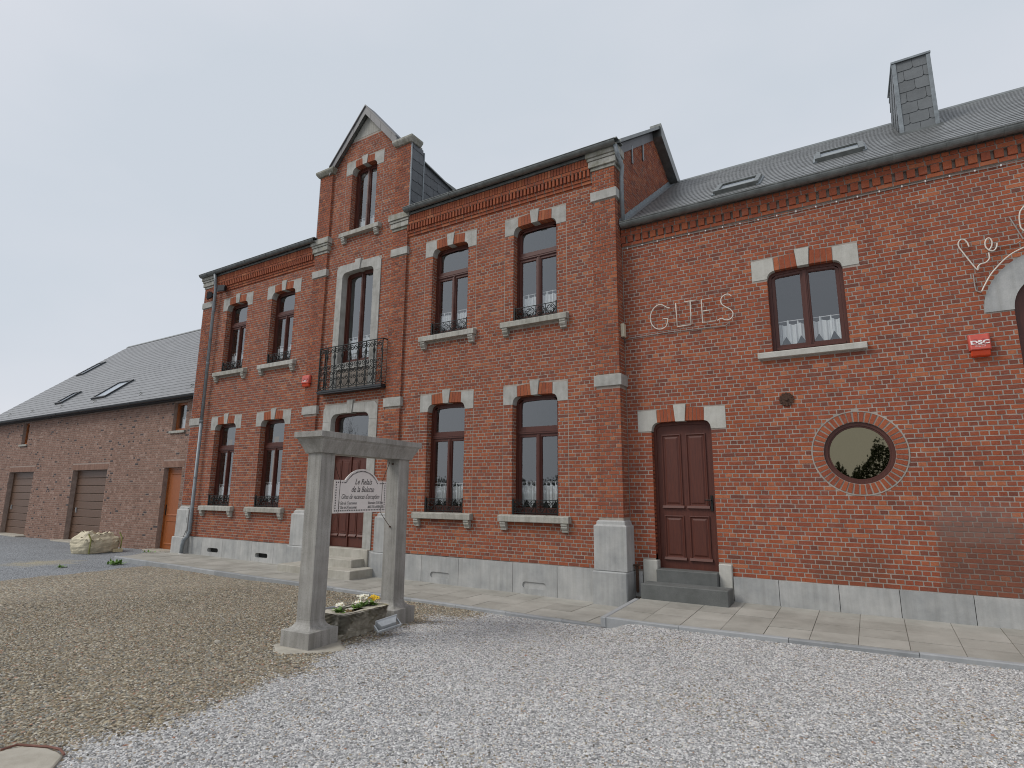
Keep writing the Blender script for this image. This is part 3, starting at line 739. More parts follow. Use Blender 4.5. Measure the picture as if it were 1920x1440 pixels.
# gable top: stone, verge slates, caps, slated cheeks
m = MB(); m.plate([(AX-.54, 9.61), (AX+.54, 9.61), (AX, 10.2)], [], .0, .1); m.build('gable_stone', M_CEM, house)
def rake(side):
    xe = 1.30 if side < 0 else 1.20
    n = 6
    for k in range(n):
        t0, t1 = k/n, (k+1)/n; xe = 1.30 if side < 0 else 1.20
        x0, x1 = AX+side*xe*t0, AX+side*xe*t1; z0, z1 = 10.44-GAB*xe*t0, 10.44-GAB*xe*t1; th = .25
        q = MB(); yo = -.125+.004*(k % 2)
        q.plate([(x0, z0), (x1+side*.012, z1-.01), (x1+side*.012, z1-th-.01), (x0, z0-th)], [], yo, yo+.012, back=True); q.build('verge_slate', M_VERGE, house)
    q = MB(); q.plate([(AX, 10.47), (AX+side*xe, 10.47-GAB*xe), (AX+side*xe, 10.43-GAB*xe), (AX, 10.43)], [], -.15, .22, back=True); q.build('verge_cover', M_VERGE, house)
    q = MB(); q.plate([(AX, 10.42), (AX+side*xe, 10.42-GAB*xe), (AX+side*xe, 10.25-GAB*xe), (AX, 10.25)], [], -.108, .2, back=True); q.build('verge_board', M_ZINCD, house)
rake(-1); rake(1)
for a, b in (P2, P3):
    m = MB(); m.loops([[(a-p, YP-p, z), (b+p, YP-p, z), (b+p, .25+p*.3, z), (a-p, .25+p*.3, z)] for z, p in ((8.80, .045), (8.83, .065), (8.87, .09), (8.90, .105), (8.95, .105), (8.965, .09))]); m.build('pier_cap', M_CAP, house, bevel=.006)
m = MB(); m.plate([(AX-1.3, 8.95), (AX+1.3, 8.95), (AX, 10.2)], [], .1, .22, back=True)
for xa_, xb_ in ((P2[0]+.01, P2[0]+.2), (P3[1]-.2, P3[1]-.01)): m.box(xa_, xb_, .03, .42, 6.7, 8.80)
m.box(P2[0]+.2, P3[1]-.2, .25, .42, 8.60, 8.95); m.box(P2[0]+.1, P3[1]-.1, .421, .48, 8.38, 8.95)
m.build('gable_core', M_CEM, house)
# right cheek, slated: narrow pier side and the wider dormer side behind
def slates(parent, mp_, u0, u1, z0, z1, w, h, mat, ztop=None, name='slate', shoulder=.3, stag=.5):
    """large slates with clipped shoulders, laid from the bottom up on a vertical face"""
    r = 0; z = z0
    while z < z1-.02:
        zt = min(z+h, z1); x = u0-(w*stag if r % 2 else 0)
        while x < u1-.01:
            a, b = max(x, u0)+.003, min(x+w, u1)-.003
            lim_ = zt if ztop is None else min(zt, ztop((a+b)/2))
            if b-a > .02 and lim_ > z+.03:
                c = min(.03, (b-a)*.3); q = MB()
                sec = [(a+(c if x >= u0 else 0), z), (b-(c if x+w <= u1 else 0), z), (b, z+c), (b, lim_-.003+.02), (a, lim_-.003+.02), (a, z+c)]
                fr = [mp_(u, .016+random.uniform(-.002, .002), zz) if zz < lim_-.01 else mp_(u, .006, zz) for u, zz in sec]; bk = [mp_(u, 0, zz) for u, zz in sec]
                q.loops([bk, fr], cap0=False, rnd=random.random()); q.build(name, mat, parent)
            x += w
        z += h; r += 1
XC = P3[1]
slates(house, rightmap(XC+.004), .0, .40, 6.92, 8.79, .46, .29, M_DSL)
for (u, z0, z1) in ((-.055, 6.9, 8.79), (.415, 6.9, 8.75)):
    m = MB(); m.box(XC-.01, XC+.022, u, u+.04, z0, z1); m.build('zinc_edge', M_ZINC, house)
m = MB(); m.box(P2[0]-.02, P2[0]+.02, -.055, -.02, 6.9, 8.79); m.build('zinc_edge', M_ZINC, house)
m = MB(); m.box(P1[0]-.035, P1[0]-.004, -.045, .3, -.45, 6.43); m.build('zinc_edge', M_ZINC, house)
m = MB(); m.box(P2[0]+.05, P2[0]+.12, .42, 2.4, 6.7, 8.40); m.box(XC-.12, XC-.05, .42, 2.4, 6.7, 8.40); m.box(P2[0]+.05, XC-.05, .42, 2.4, 8.40, 8.46); m.build('dormer_core', M_ZINCD, house)
topl = lambda u: 8.52-.16*(u-.43)
slates(house, rightmap(XC-.045), .46, 2.2, 6.92, 8.55, .30, .26, M_DSL, ztop=topl)
m = MB(); m.loops([[(XC-.09, .44, 8.50), (XC+.02, .44, 8.50), (XC+.02, .44, 8.54), (XC-.09, .44, 8.54)], [(XC-.09, 2.3, 8.20), (XC+.02, 2.3, 8.20), (XC+.02, 2.3, 8.24), (XC-.09, 2.3, 8.24)]]); m.build('zinc_edge', M_ZINCD, house)
# roof shell of the tall house
m = MB()
for z_ in (0, -.08):
    zr0 = 6.90+.6957*.57+z_
    for xa_, xb_ in ((-18.05, -12.58), (-9.26, -3.62)): m.quad([(xa_, -.13, 6.90+z_), (xb_, -.13, 6.90+z_), (xb_, .44, zr0), (xa_, .44, zr0)])
    m.quad([(-18.05, .44, zr0), (-3.62, .44, zr0), (-3.62, 2.63, 8.82+z_), (-18.05, 2.63, 8.82+z_)]); m.quad([(-18.05, 2.63, 8.82+z_), (-3.62, 2.63, 8.82+z_), (-3.62, 8.2, 6.3+z_), (-18.05, 8.2, 6.3+z_)])
m.build('roof', M_DSL, house)
m = MB(); m.quad([(-17.88, .02, -1.9), (-17.88, 8, -1.9), (-17.88, 8, 6.3), (-17.88, 2.63, 8.7), (-17.88, .02, 6.9)]); m.quad([(-17.9, 8, -1.9), (-3.8, 8, -1.9), (-3.8, 8, 6.4), (-17.9, 8, 6.4)]); m.quad([(-3.805, .02, -1.9), (-3.805, 8, -1.9), (-3.805, 8, 6.3), (-3.805, 2.63, 8.7), (-3.805, .02, 6.9)]); m.build('side_wall', M_MORT, house)
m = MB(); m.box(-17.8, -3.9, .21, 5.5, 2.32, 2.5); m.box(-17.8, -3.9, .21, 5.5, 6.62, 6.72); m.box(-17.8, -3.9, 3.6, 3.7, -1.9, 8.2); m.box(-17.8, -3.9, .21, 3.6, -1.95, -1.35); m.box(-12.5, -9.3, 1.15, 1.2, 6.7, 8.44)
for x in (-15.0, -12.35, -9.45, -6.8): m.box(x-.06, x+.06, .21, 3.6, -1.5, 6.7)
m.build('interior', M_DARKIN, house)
# exposed right gable above the wing roof
wroof = lambda y: 5.16+.715*(y-.05)
def glim(z):
    # between the wing roof line and the main roof line
    lo = max(.24, (z-6.86)/.70+.02) if z > 6.86 else .24
    hi = min((z-5.16)/.715+.05, 2.6+(8.62-z)/.50 if z > 7.0 else 9)
    return (lo, hi) if hi-lo > .05 else None
bricks += [(rightmap(-3.80), br, None, 0) for br in lay(0, 4, 5.14, 8.55, [], lim=glim)]
XR = -3.80
for k in range(9):    # verge slates hanging below the front slope
    y0, y1 = .10+k*.27, .10+(k+1)*.27-.006; q = MB(); zz = lambda y: 7.00+.705*y
    q.loops([[(XR+.012, y0, zz(y0)-.32), (XR+.012, y1, zz(y1)-.32), (XR+.012, y1, zz(y1)), (XR+.012, y0, zz(y0))], [(XR+.026, y0, zz(y0)-.33), (XR+.030, y1, zz(y1)-.33), (XR+.020, y1, zz(y1)), (XR+.020, y0, zz(y0))]]); q.build('verge_slate', M_VERGE, house)
q = MB(); q.loops([[(x, y, z) for y, z in ((-.14, 6.92), (2.66, 8.88), (2.66, 8.80), (-.14, 6.84))] for x in (-3.72, -3.61)]); q.build('verge_board', M_ZINCD, house)
q = MB(); q.loops([[(x, y, z) for y, z in ((2.60, 8.90), (4.25, 8.10), (4.25, 7.82), (2.60, 8.56))] for x in (-3.86, -3.58)]); q.build('verge_board', M_ZINCD, house)
for k, (y, z) in enumerate(((1.0, 7.45), (1.75, 7.92))):
    q = MB(); q.box(XR+.012, XR+.03, y-.03, y+.03, z-.42, z); q.build('zinc_tab', M_ZINC, house)
lay_out(house, bricks, M_BRICK, 290)
# balcony with its wrought iron railing
bal = MB(); bal.box(-11.97, -9.72, -.20, -.021, 2.462, 2.50); bal.box(-11.99, -9.71, -.215, -.021, 2.50, 2.53); bal.box(-11.94, -9.74, -.185, -.021, 2.53, 2.56)
balo = bal.build('balcony', M_BLACK, house)
fm = MB(); xa, xb, yf = -11.95, -9.73, -.19
for z, t in ((3.665, .011), (2.60, .008)):
    fm.box(xa-.01, xb+.01, yf-.012, yf+.012, z-t, z+t)
    for x in (xa, xb): fm.box(x-.01, x+.01, yf, .0, z-t, z+t)
fm.build('railing_frame', M_IRON, balo)
nb = 8; pw = (xb-xa)/nb; q = MB(); q.box(-.0105, .0105, -.0105, .0105, 2.56, 3.66); bar = q.mesh('baluster', M_IRON)
for k in range(nb+1): place(bar, 'baluster', balo, (xa+k*pw, yf, 0))
for x in (xa, xb): place(bar, 'baluster', balo, (x, -.02, 0))
def scroll_mesh(s_):
    q = MB(); p = pw*.5
    q.tube([(s_*p*.98, 0, 3.30), (s_*p*.72, 0, 3.40)]+[(x, y, z) for x, y, z in spiral(s_*p*.50, 3.55, .078, 1.5, -.2 if s_ > 0 else math.pi+.2, s_, 18)], .011, 5)
    q.tube([(s_*p*.98, 0, 3.30), (s_*p*.9, 0, 3.22)]+spiral(s_*p*.52, 3.14, .07, 1.4, 0 if s_ > 0 else math.pi, -s_, 16), .011, 5)
    q.tube([(s_*p*.14, 0, 2.62), (s_*p*.62, 0, 2.66), (s_*p*.90, 0, 2.78), (s_*p*.85, 0, 2.90)]+spiral(s_*p*.50, 2.98, .075, 1.4, 0 if s_ > 0 else math.pi, s_, 16), .011, 5)
    q.tube(spiral(s_*p*.48, 2.82, .055, 1.2, math.pi/2, s_, 14), .010, 5)
    return q.mesh('scroll', M_IRON)
SC = {s_: scroll_mesh(s_) for s_ in (-1, 1)}
for k in range(nb):
    for s_ in (-1, 1): place(SC[s_], 'scroll', balo, (xa+(k+.5)*pw, yf, 0))
# wall fittings on the tall house
def alarm(label, x0, z0, w, h, y, d=.10, text=True):
    t = thing('alarm_box', label, 'alarm box', (x0, y, z0), 'red alarm sirens on the walls')
    m = MB(); m.loops([[(0, 0, h*.30), (w, 0, h*.30), (w, 0, h), (0, 0, h)], [(0, -d*.7, h*.27), (w, -d*.7, h*.27), (w, -d*.55, h), (0, -d*.55, h)], [(.012, -d, h*.30), (w-.012, -d, h*.30), (w-.02, -d*.72, h*.97), (.02, -d*.72, h*.97)]])
    m.build('housing', M_REDP, t, bevel=.008)
    m = MB(); m.loops([[(.014, 0, 0), (w-.014, 0, 0), (w-.014, 0, h*.28), (.014, 0, h*.28)], [(.014, -d*.6, .01), (w-.014, -d*.6, .01), (w-.014, -d*.85, h*.28), (.014, -d*.85, h*.28)]]); m.build('strobe_lens', M_ORP, t, bevel=.012)
    for s_ in (.30, .70):
        q = MB(); q.tube([(w*s_, -d*.88+.002, h*.66), (w*s_, -d*.88-.003, h*.665)], w*.16, 14); q.build('sounder_disc', M_ORP if False else M_REDD, t)
    return t
M_REDD = simple('darker_red_disc', (.33, .05, .045), .6, 0, .12, 12)
def text(s_, size, mat, parent, loc, rot, name='lettering', shear=0, sx=1., align='CENTER', ext=.0008, sp=1., bold=0):
    c = bpy.data.curves.new(name, 'FONT'); c.body = s_; c.size = size; c.shear = shear; c.align_x = align; c.extrude = ext; c.space_character = sp; c.offset = bold; c.resolution_u = 3
    ob = bpy.data.objects.new(name, c); COL.objects.link(ob); ob.location = loc; ob.rotation_euler = rot; ob.scale = (sx, 1, 1); c.materials.append(mat)
    dg = bpy.context.evaluated_depsgraph_get(); me = bpy.data.meshes.new_from_object(ob.evaluated_get(dg)); me.name = name
    bpy.data.objects.remove(ob); m2 = place(me, name, parent, loc, 0, rot); m2.scale = (sx, 1, 1)
    return m2
t = alarm('small red alarm siren beside the balcony on the tall house', -12.60-.08, 2.735, .29, .31, YP, .10)
text('DSC', .06, M_WPRINT, t, (.145, -.098, .135), (R(78), 0, 0), sx=1.4, bold=.002)
def flood(label, x, y, z, rz, w=.26, h=.22, grp='black floodlights at the top left corner'):
    t = thing('floodlight', label, 'floodlight', (x, y, z), grp, (0, 0, rz))
    m = MB(); m.loops([[(-w/2, -.22, -h*.5-.03), (w/2, -.22, -h*.5-.03), (w/2, -.20, h*.5-.03), (-w/2, -.20, h*.5-.03)], [(-w*.36, -.09, -h*.34), (w*.36, -.09, -h*.34), (w*.36, -.08, h*.36), (-w*.36, -.08, h*.36)]]); m.build('lamp_head', M_BLACK, t, bevel=.008)
    m = MB(); m.box(-w*.45, w*.45, -.232, -.224, -h*.5, h*.42-.02); m.build('lamp_glass', M_BLACK, t)
    m = MB(); m.box(-.03, .03, -.09, .0, -.02, .02); m.build('bracket', M_BLACK, t)
flood('black floodlight on the brick just right of the top left downpipe', -16.86, 0, 6.27, R(20)); flood('black floodlight on the corner pilaster left of the downpipe', -17.38, -.02, 6.16, R(-35), .16, .26)
t = thing('junction_box', 'cream junction box on the corner pilaster beside the neon word', 'junction box', (-3.76, .10, 2.93))
m = MB(); m.box(-.04, .03, -.06, .06, 0, .26); m.build('box_body', M_CREAM, t, bevel=.008)
m = MB(); m.tube([(0, 0, 0), (.01, .02, -.08), (0, .05, -.12), (.02, .1, -.03)], .006, 5); m.build('cable', M_BLACK, t)

# ================================================================== LOWER WING
YW = .25
wing = thing('side_wing', 'lower red brick wing with slate roof, dark wooden door and round window', 'house')
wb_ = []
KW = kit('wing', .56, 1.282, .797, .365, M_STONEW, rx=.12, rz=.13, rise=.018, transom=None, kw=(.085, .108), bricks=4, brickmat=M_BRICKW, ix=.44, depth=.10, mort=M_MORTW)
KD = kit('wdoor', .525, 2.42, .777, .385, M_STONEW, rx=.11, rz=.15, rise=.015, kw=(.083, .109), bricks=5, brickmat=M_BRICKW, ix=.42, depth=.12, mort=M_MORTW)
WC, WZ = -.655, 2.359; DC, DZ = -2.812, -1.285
CC = (-.13, .65); CRi, CRo = .475, .632
AC = (2.42, 2.585); ARi, ARo = .50, .83
def circ(z, r, c): 
    d = r*r-(z-c[1])**2
    return (c[0]-math.sqrt(d), c[0]+math.sqrt(d)) if d > 0 else None
def archblk(z):
    if z > AC[1]: return circ(z, ARo+.005, AC)
    return (AC[0]-ARi, AC[0]+ARi) if z > .72 else None
blk = win_block(KW, WC, WZ)+win_block(KD, DC, DZ, -.5)+[(WC-.79, WC+.79, 2.247, 2.362), (-3.575, -3.30, -2, -1.118), (-2.28, -2.068, -2, -1.112), lambda z: circ(z, CRo+.012, CC), archblk]
WSPL = []
ZB = -1.303
mpw = frontmap(YW)
wb_ += [(mpw, br, YW, 0) for br in lay(-3.79, 7.6, ZB, 4.795, blk, WSPL, zorg=ZB)]
hole_c = [(CC[0]+(CRi+.02)*math.cos(2*math.pi*k/40), CC[1]+(CRi+.02)*math.sin(2*math.pi*k/40)) for k in range(40)]
arch_h = [(AC[0]-ARi-.005, .72), (AC[0]+ARi+.005, .72)]+[(AC[0]+(ARi+.005)*math.cos(math.pi*k/16), AC[1]+(ARi+.005)*math.sin(math.pi*k/16)) for k in range(17)]
m = MB(); m.plate([(-3.80, -2), (7.6, -2), (7.6, 5.2), (-3.80, 5.2)], [shift(outline(.566, -.006, 1.282, .126, .136, .018), WC, WZ), shift(outline(.531, -.2, 2.42, .116, .156, .015), DC, DZ), hole_c, arch_h], YW+.0045, .45, sides=False, hsides=False); m.build('wall', M_MORTW, wing)
SWm, _ = sill_meshes(.787, M_STONEW, h=.112, proj=.09, cor=False)
put_window(wing, KW, WC, YW, WZ, wb_, SWm)
cafe('white lace cafe curtain with pointed hem in the wing window right of the neon word', WC, YW, WZ+.10, .56, 'cw', h=.40, hem=.20, nt=3, y0=.22)
# wing door
for k in ('skewL', 'skewR'): place(KD[k], 'skewback', wing, (DC, YW, DZ), .006)
place(KD['key'], 'keystone', wing, (DC, YW, DZ), .006)
for q in KD['arch']: place(q, 'arch_brick', wing, (DC, YW, DZ))
for sgn, mp_ in ((-1, rightmap(DC-.525)), (1, leftmap(DC+.525))):
    for br in lay(YW+.014, YW+.12, DZ+.2, DZ+2.45, [], zorg=ZB): wb_.append((mp_, br, None, -.0025))
for a, b, zt in ((-3.567, -3.305, -1.12), (-2.278, -2.07, -1.114)):
    m = MB(); m.box(a, b, YW-.05, YW+.13, -1.70, zt); m.build('threshold_block', M_STONEW, wing, bevel=.012)
dm = MB(); dm.plate(outline(.533, -.02, 2.42, .11, .15, .015), [outline(.533, -.02, 2.42, .11, .15, .015, i=.055)], .115, .16)
wd_ = dm.build('door', M_DOOR, wing, loc=(DC, YW, DZ))
lf = MB(); lf.plate(outline(.53, -.015, 2.42, .11, .15, .015, i=.05), [], .14, .17)
for zc0, zc1 in ((.20, .93), (1.08, 2.36)):
    for xa, xb in ((-.39, -.045), (.045, .39)):
        lf.loops([[(xa-.0+e, y, zc0+e), (xb-e, y, zc0+e), (xb-e, y, zc1-e), (xa+e, y, zc1-e)] for e, y in ((0, .14), (.0, .122), (.018, .118), (.034, .137), (.05, .137), (.075, .126))], cap0=False)
        lf.loops([[(xa-.02, .14, zc0-.03), (xb+.02, .14, zc0-.03), (xb+.02, .14, zc0+.03), (xa-.02, .14, zc0+.03)], [(xa-.02, .10, zc0-.022), (xb+.02, .10, zc0-.022), (xb+.02, .118, zc0+.02), (xa-.02, .118, zc0+.02)]], cap0=False)
lf.build('door_leaf', M_DOOR, wd_)
hd = MB(); hd.box(.425, .462, .115, .14, 1.02, 1.28); hd.tube([(.44, .12, 1.20), (.44, .085, 1.20), (.34, .08, 1.20)], .010, 6); hd.build('handle', M_IRON, wd_)
for xa, xb, ya, yb, za, zb in ((-3.30, -2.283, .10, YW+.12, -1.50, -1.255), (-3.45, -2.05, -.28, .105, -1.76, -1.458)):
    m = MB(); m.box(xa, xb, ya, yb, za, zb); m.build('step', M_GRAN, wing, bevel=.012)
xs = [-2.06, -1.386, -.568, .188, 1.023, 1.86, 2.7, 3.5, 4.3, 5.2, 6.0, 7.0]
plinth(wing, -3.74, -3.575, YW-.05, -1.33, -1.75, M_PLINTH)
for a, b in zip(xs, xs[1:]): plinth(wing, a, b, YW-.05, -1.303+random.uniform(-.003, .003), -1.75, M_PLINTH)
# round window with its brick ring
nr = 44; vr = []
for k in range(8):
    q = MB(); q.plate([(-.024, CRi-.0), (.024, CRi), (.031, CRo-.012), (-.031, CRo-.012)], [], -.006, .10, rnd=.5+.07*k-.1); vr.append(q.mesh('ring_brick', M_BRICKW))
for k in range(nr):
    ob = place(random.choice(vr), 'ring_brick', wing, (CC[0], YW, CC[1]), 0, (0, 2*math.pi*k/nr+random.uniform(-.006, .006), 0))
def annulus(r0, r1, yf, yb, c, a0=0, a1=2*math.pi, n=48, back=False):
    m = MB(); full = abs(a1-a0-2*math.pi) < 1e-6
    P = lambda r, t: (c[0]+r*math.cos(t), c[1]+r*math.sin(t))
    if full: m.plate([P(r1, 2*math.pi*k/n) for k in range(n)], [[P(r0, 2*math.pi*k/n) for k in range(n)]], yf, yb, back=back)
    else: m.plate([P(r1, a0+(a1-a0)*k/n) for k in range(n+1)]+[P(r0, a1-(a1-a0)*k/n) for k in range(n+1)], [], yf, yb, back=back)
    return m
annulus(CRi-.004, CRo-.004, YW+.004, YW+.10, CC).build('ring_mortar', M_MORTW, wing)
annulus(CRo-.006, CRo+.012, YW-.004, YW+.02, CC).build('ring_joint', M_MORTW, wing)
rw = annulus(CRi-.055, CRi+.004, YW+.035, YW+.12, CC)
for p in annulus(CRi-.075, CRi-.05, YW+.05, YW+.10, CC).f: pass
rwo = rw.build('round_window', M_WOOD, wing)
q = annulus(CRi-.08, CRi-.05, YW+.055, YW+.10, CC); q.build('sash_ring', M_WOOD, rwo)
q = MB(); q.plate([(CC[0]+(CRi-.075)*math.cos(2*math.pi*k/48), CC[1]+(CRi-.075)*math.sin(2*math.pi*k/48)) for k in range(48)], [], YW+.08, YW+.085, sides=False); q.build('pane', M_GLASST, rwo)
# arched loft opening at the right edge
for a0, a1 in ((R(112), R(180)), (R(0), R(68))):
    annulus(ARi, ARo, YW-.012, YW+.2, AC, a0+.003, a1-.003, 16).build('arch_stone', M_PLINTH, wing, bevel=.005)
for k in range(9):
    a0 = R(68)+R(44)*k/9; annulus(ARi, ARo-.02, YW-.006, YW+.2, AC, a0+.008, a0+R(44)/9-.008, 3).build('arch_brick', M_BRICKW, wing)
m = MB(); ah = [(AC[0]-ARi, .72), (AC[0]+ARi, .72)]+[(AC[0]+ARi*math.cos(math.pi*k/16), AC[1]+ARi*math.sin(math.pi*k/16)) for k in range(17)]
m.plate(ah, [], YW+.10, YW+.14)
for k in range(6): x = AC[0]-ARi+.01+k*.165; m.box(x, x+.155, YW+.088, YW+.1, .73, 2.58)
m.build('loft_door', M_WOOD, wing)
for sgn, mp_ in ((-1, rightmap(AC[0]-ARi)), (1, leftmap(AC[0]+ARi))):
    for br in lay(YW+.014, YW+.10, .72, 2.585, [], zorg=ZB): wb_.append((mp_, br, None, -.0025))
lay_out(wing, wb_, M_BRICKW, 290)
# cornice of the wing
cw = MB(); dn = []
for k in range(6):
    q = MB(); i_ = len(q.v); q.loops([[(-.054, 0, -.062), (.054, 0, -.062), (.054, 0, .062), (-.054, 0, .062)], [(-.054, -.048, -.062), (.054, -.048, -.062), (.054, -.062, .062), (-.054, -.062, .062)]], cap0=False, rnd=.3+.12*k); dn.append(q.mesh('dentil_brick', M_BRICKW))
x = -3.76; k = 0
while x < 7.5: place(dn[k % 6] if random.random() < .5 else random.choice(dn), 'dentil_brick', wing, (x, YW, 4.935), .003); x += .152; k += 1
for z0, pr, w_ in ((4.800, .03, .204), (5.000, .072, .204), (5.070, .080, .0965)):
    x = -3.79
    while x < 7.5: cw.box(x+.004, x+w_-.002, YW-pr+random.uniform(-.003, .003), YW+.004, z0+.004, z0+CH-.006, rnd=random.uniform(.35, 1)); x += w_+.0105
tag(cw.build('cornice_brick', M_BRICKW, wing), kind='stuff')
m = MB(); m.box(-3.79, 7.55, YW-.02, YW+.005, 4.80, 4.87); m.box(-3.79, 7.55, YW-.062, YW+.005, 5.0, 5.14); m.build('cornice_core', M_MORTW, wing)
gutter(wing, -3.74, 7.6, .075, 5.215, .092, M_ZINC if False else M_ZINCD, .335)
m = MB(); m.loops([[(x, y, z) for y, z in ((.14, 5.235), (.30, 5.31), (.30, 5.29), (.14, 5.215))] for x in (-3.76, 7.6)]); m.build('eaves_flashing', M_ZINCD, wing)
# roof of slates
def slate_roof(parent, x0, x1, y0, z0, slope, L_, w, h, mat, nmax, avoid=()):
    a = math.atan(slope); ca, sa = math.cos(a), math.sin(a)
    mp_ = lambda u, s_, n_: (u, y0+s_*ca-n_*sa, z0+s_*sa+n_*ca)
    rows = int(L_/h); items = []
    for r in range(rows):
        s0 = r*h; x = x0-(w/2 if r % 2 else 0)
        while x < x1:
            a_, b_ = max(x, x0), min(x+w, x1)
            if b_-a_ > .03: items.append((a_, b_, s0))
            x += w
    me = []
    def one(q, a_, b_, s0, f, rr):
        j = random.uniform(-.0015, .0015); t = .012+random.uniform(-.0015, .0015)
        P = [f(a_+.0018, s0+j, 0), f(b_-.0018, s0+j, 0), f(b_-.0018, s0+j, t), f(a_+.0018, s0+j, t), f(b_-.0018, s0+h+.02, .001), f(a_+.0018, s0+h+.02, .001)]
        i = len(q.v); q.v.extend(P); q.f += [(i, i+1, i+2, i+3), (i+3, i+2, i+4, i+5), (i+1, i+4, i+2), (i, i+3, i+5)]; q.r += [rr]*4
    for k in range(10):
        q = MB(); one(q, -w/2, w/2, 0, mp_0(ca, sa), k/10); me.append(q.mesh('slate', mat))
    cand = []
    for i, (a_, b_, s0) in enumerate(items):
        if abs(b_-a_-w) > .001: continue
        p = Vector(mp_((a_+b_)/2, s0+h/2, 0)); d = p-Vector((0, -10, 0)); zc = d.dot(fw)
        if zc < 0: continue
        if abs(d.dot(cx_)/zc*1080) > 950 or abs(d.dot(cy_)/zc*1080) > 710: continue
        nrm = Vector((0, -sa, ca)); cand.append((d.dot(nrm)/(zc**3), i))
    cand.sort(); pick = {i for _, i in cand[:nmax]}
    q = MB()
    for i, (a_, b_, s0) in enumerate(items):
        if i in pick: place(random.choice(me), 'slate', parent, mp_((a_+b_)/2, s0, 0))
        else: one(q, a_, b_, s0, mp_, random.random())
    tag(q.build('slate', mat, parent), kind='stuff')
    return mp_
def mp_0(ca, sa): return lambda u, s_, n_: (u, s_*ca-n_*sa, s_*sa+n_*ca)
SLP = .715; wl = (4.02-.05)/math.cos(math.atan(SLP))
mpr = slate_roof(wing, -3.79, 7.6, .10, 5.235, SLP, wl-.03, .31, .193, M_SLATE, 280)
zr = 5.235+SLP*(3.97-.1)
m = MB(); m.quad([(-3.8, .1, 5.228), (7.6, .1, 5.228), (7.6, 4.0, zr+.012), (-3.8, 4.0, zr+.012)]); m.quad([(-3.8, 4.0, zr+.012), (7.6, 4.0, zr+.012), (7.6, 8, 5.1), (-3.8, 8, 5.1)]); m.build('roof', M_SLATE, wing)
m = MB(); m.loops([[(x, y, z) for y, z in ((3.86, zr-.06), (3.98, zr+.05), (4.10, zr-.06), (4.10, zr-.08), (3.86, zr-.09))] for x in (-3.9, 7.62)]); m.build('ridge_cap', M_ZINCD, wing)
m = MB(); m.quad([(7.6, YW, -1.9), (7.6, 8, -1.9), (7.6, 8, 5.1), (7.6, 4, zr), (7.6, YW, 5.2)]); m.quad([(-3.8, 8, -1.9), (7.6, 8, -1.9), (7.6, 8, 5.1), (-3.8, 8, 5.1)]); m.build('side_wall', M_MORTW, wing)
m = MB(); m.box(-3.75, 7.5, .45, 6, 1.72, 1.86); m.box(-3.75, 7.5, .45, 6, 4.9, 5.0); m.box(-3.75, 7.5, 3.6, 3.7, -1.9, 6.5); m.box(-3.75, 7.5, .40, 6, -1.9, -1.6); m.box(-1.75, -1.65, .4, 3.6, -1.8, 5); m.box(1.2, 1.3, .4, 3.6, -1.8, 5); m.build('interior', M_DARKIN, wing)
# stepped lead flashing against the gable
for k in range(11):
    s0, s1 = k*wl/11, (k+1)*wl/11
    m = MB(); A, B, C_, D_ = mpr(-3.785, s0, .012), mpr(-3.785, s1+.01, .016), mpr(-3.64, s1+.01, .016), mpr(-3.64, s0, .012)
    m.quad([A, D_, C_, B]); m.quad([A, B, (B[0]-.002, B[1], B[2]+.11), (A[0]-.002, A[1], A[2]+.10)]); m.quad([(p[0], p[1], p[2]-.012) for p in (A, D_)]+[D_, A]); m.build('lead_flashing', M_ZINC, wing)
# roof windows
def skylight(parent, mp_, u0, u1, s0, s1, blind_or_dark_sheet=None, fr=M_ZINCD, tilt=.0, gm=M_GLASSR, th=.085, closed_label=None):
    e = .085; c = lambda u, s_, n_: mp_(u, s_, n_+tilt*(1-(s_-s0)/(s1-s0)))
    f = MB()
    for a, b, p, q_ in ((u0, u0+e, s0, s1), (u1-e, u1, s0, s1), (u0+e, u1-e, s0, s0+e), (u0+e, u1-e, s1-e, s1)):
        f.loops([[c(a, p, -.02), c(b, p, -.02), c(b, q_, -.02), c(a, q_, -.02)], [c(a, p, th), c(b, p, th), c(b, q_, th), c(a, q_, th)]])
    ob = f.build('skylight', fr, parent)
    g_ = MB(); g_.quad([c(u0+e, s0+e, th-.02), c(u1-e, s0+e, th-.02), c(u1-e, s1-e, th-.02), c(u0+e, s1-e, th-.02)]); g_.build('pane', gm, ob)
    b_ = MB(); b_.quad([c(u0+e, s0+e, th-.06), c(u1-e, s0+e, th-.06), c(u1-e, s1-e, th-.06), c(u0+e, s1-e, th-.06)]); b_.build('blind_or_dark_sheet', blind_or_dark_sheet or M_FILL, ob)  # sheet under the glass: a blind, else near-black for the unlit space inside
    for u in (u0-.035, u1+.035-.07):
        q = MB(); q.loops([[c(u, s0-.03, -.01), c(u+.07, s0-.03, -.01), c(u+.07, s1+.03, -.01), c(u, s1+.03, -.01)], [c(u, s0-.03, .03), c(u+.07, s0-.03, .03), c(u+.07, s1+.03, .03), c(u, s1+.03, .03)]]); q.build('flashing', M_ZINC, ob)
    return ob
sl_ = lambda y: (y-.10)/math.cos(math.atan(SLP))
skylight(wing, mpr, -2.08, -1.28, sl_(.62), sl_(1.30), M_BLIND, M_ZINCD)
skylight(wing, mpr, -.36, .44, sl_(1.35), sl_(2.12), M_BLIND, M_ZINCD)
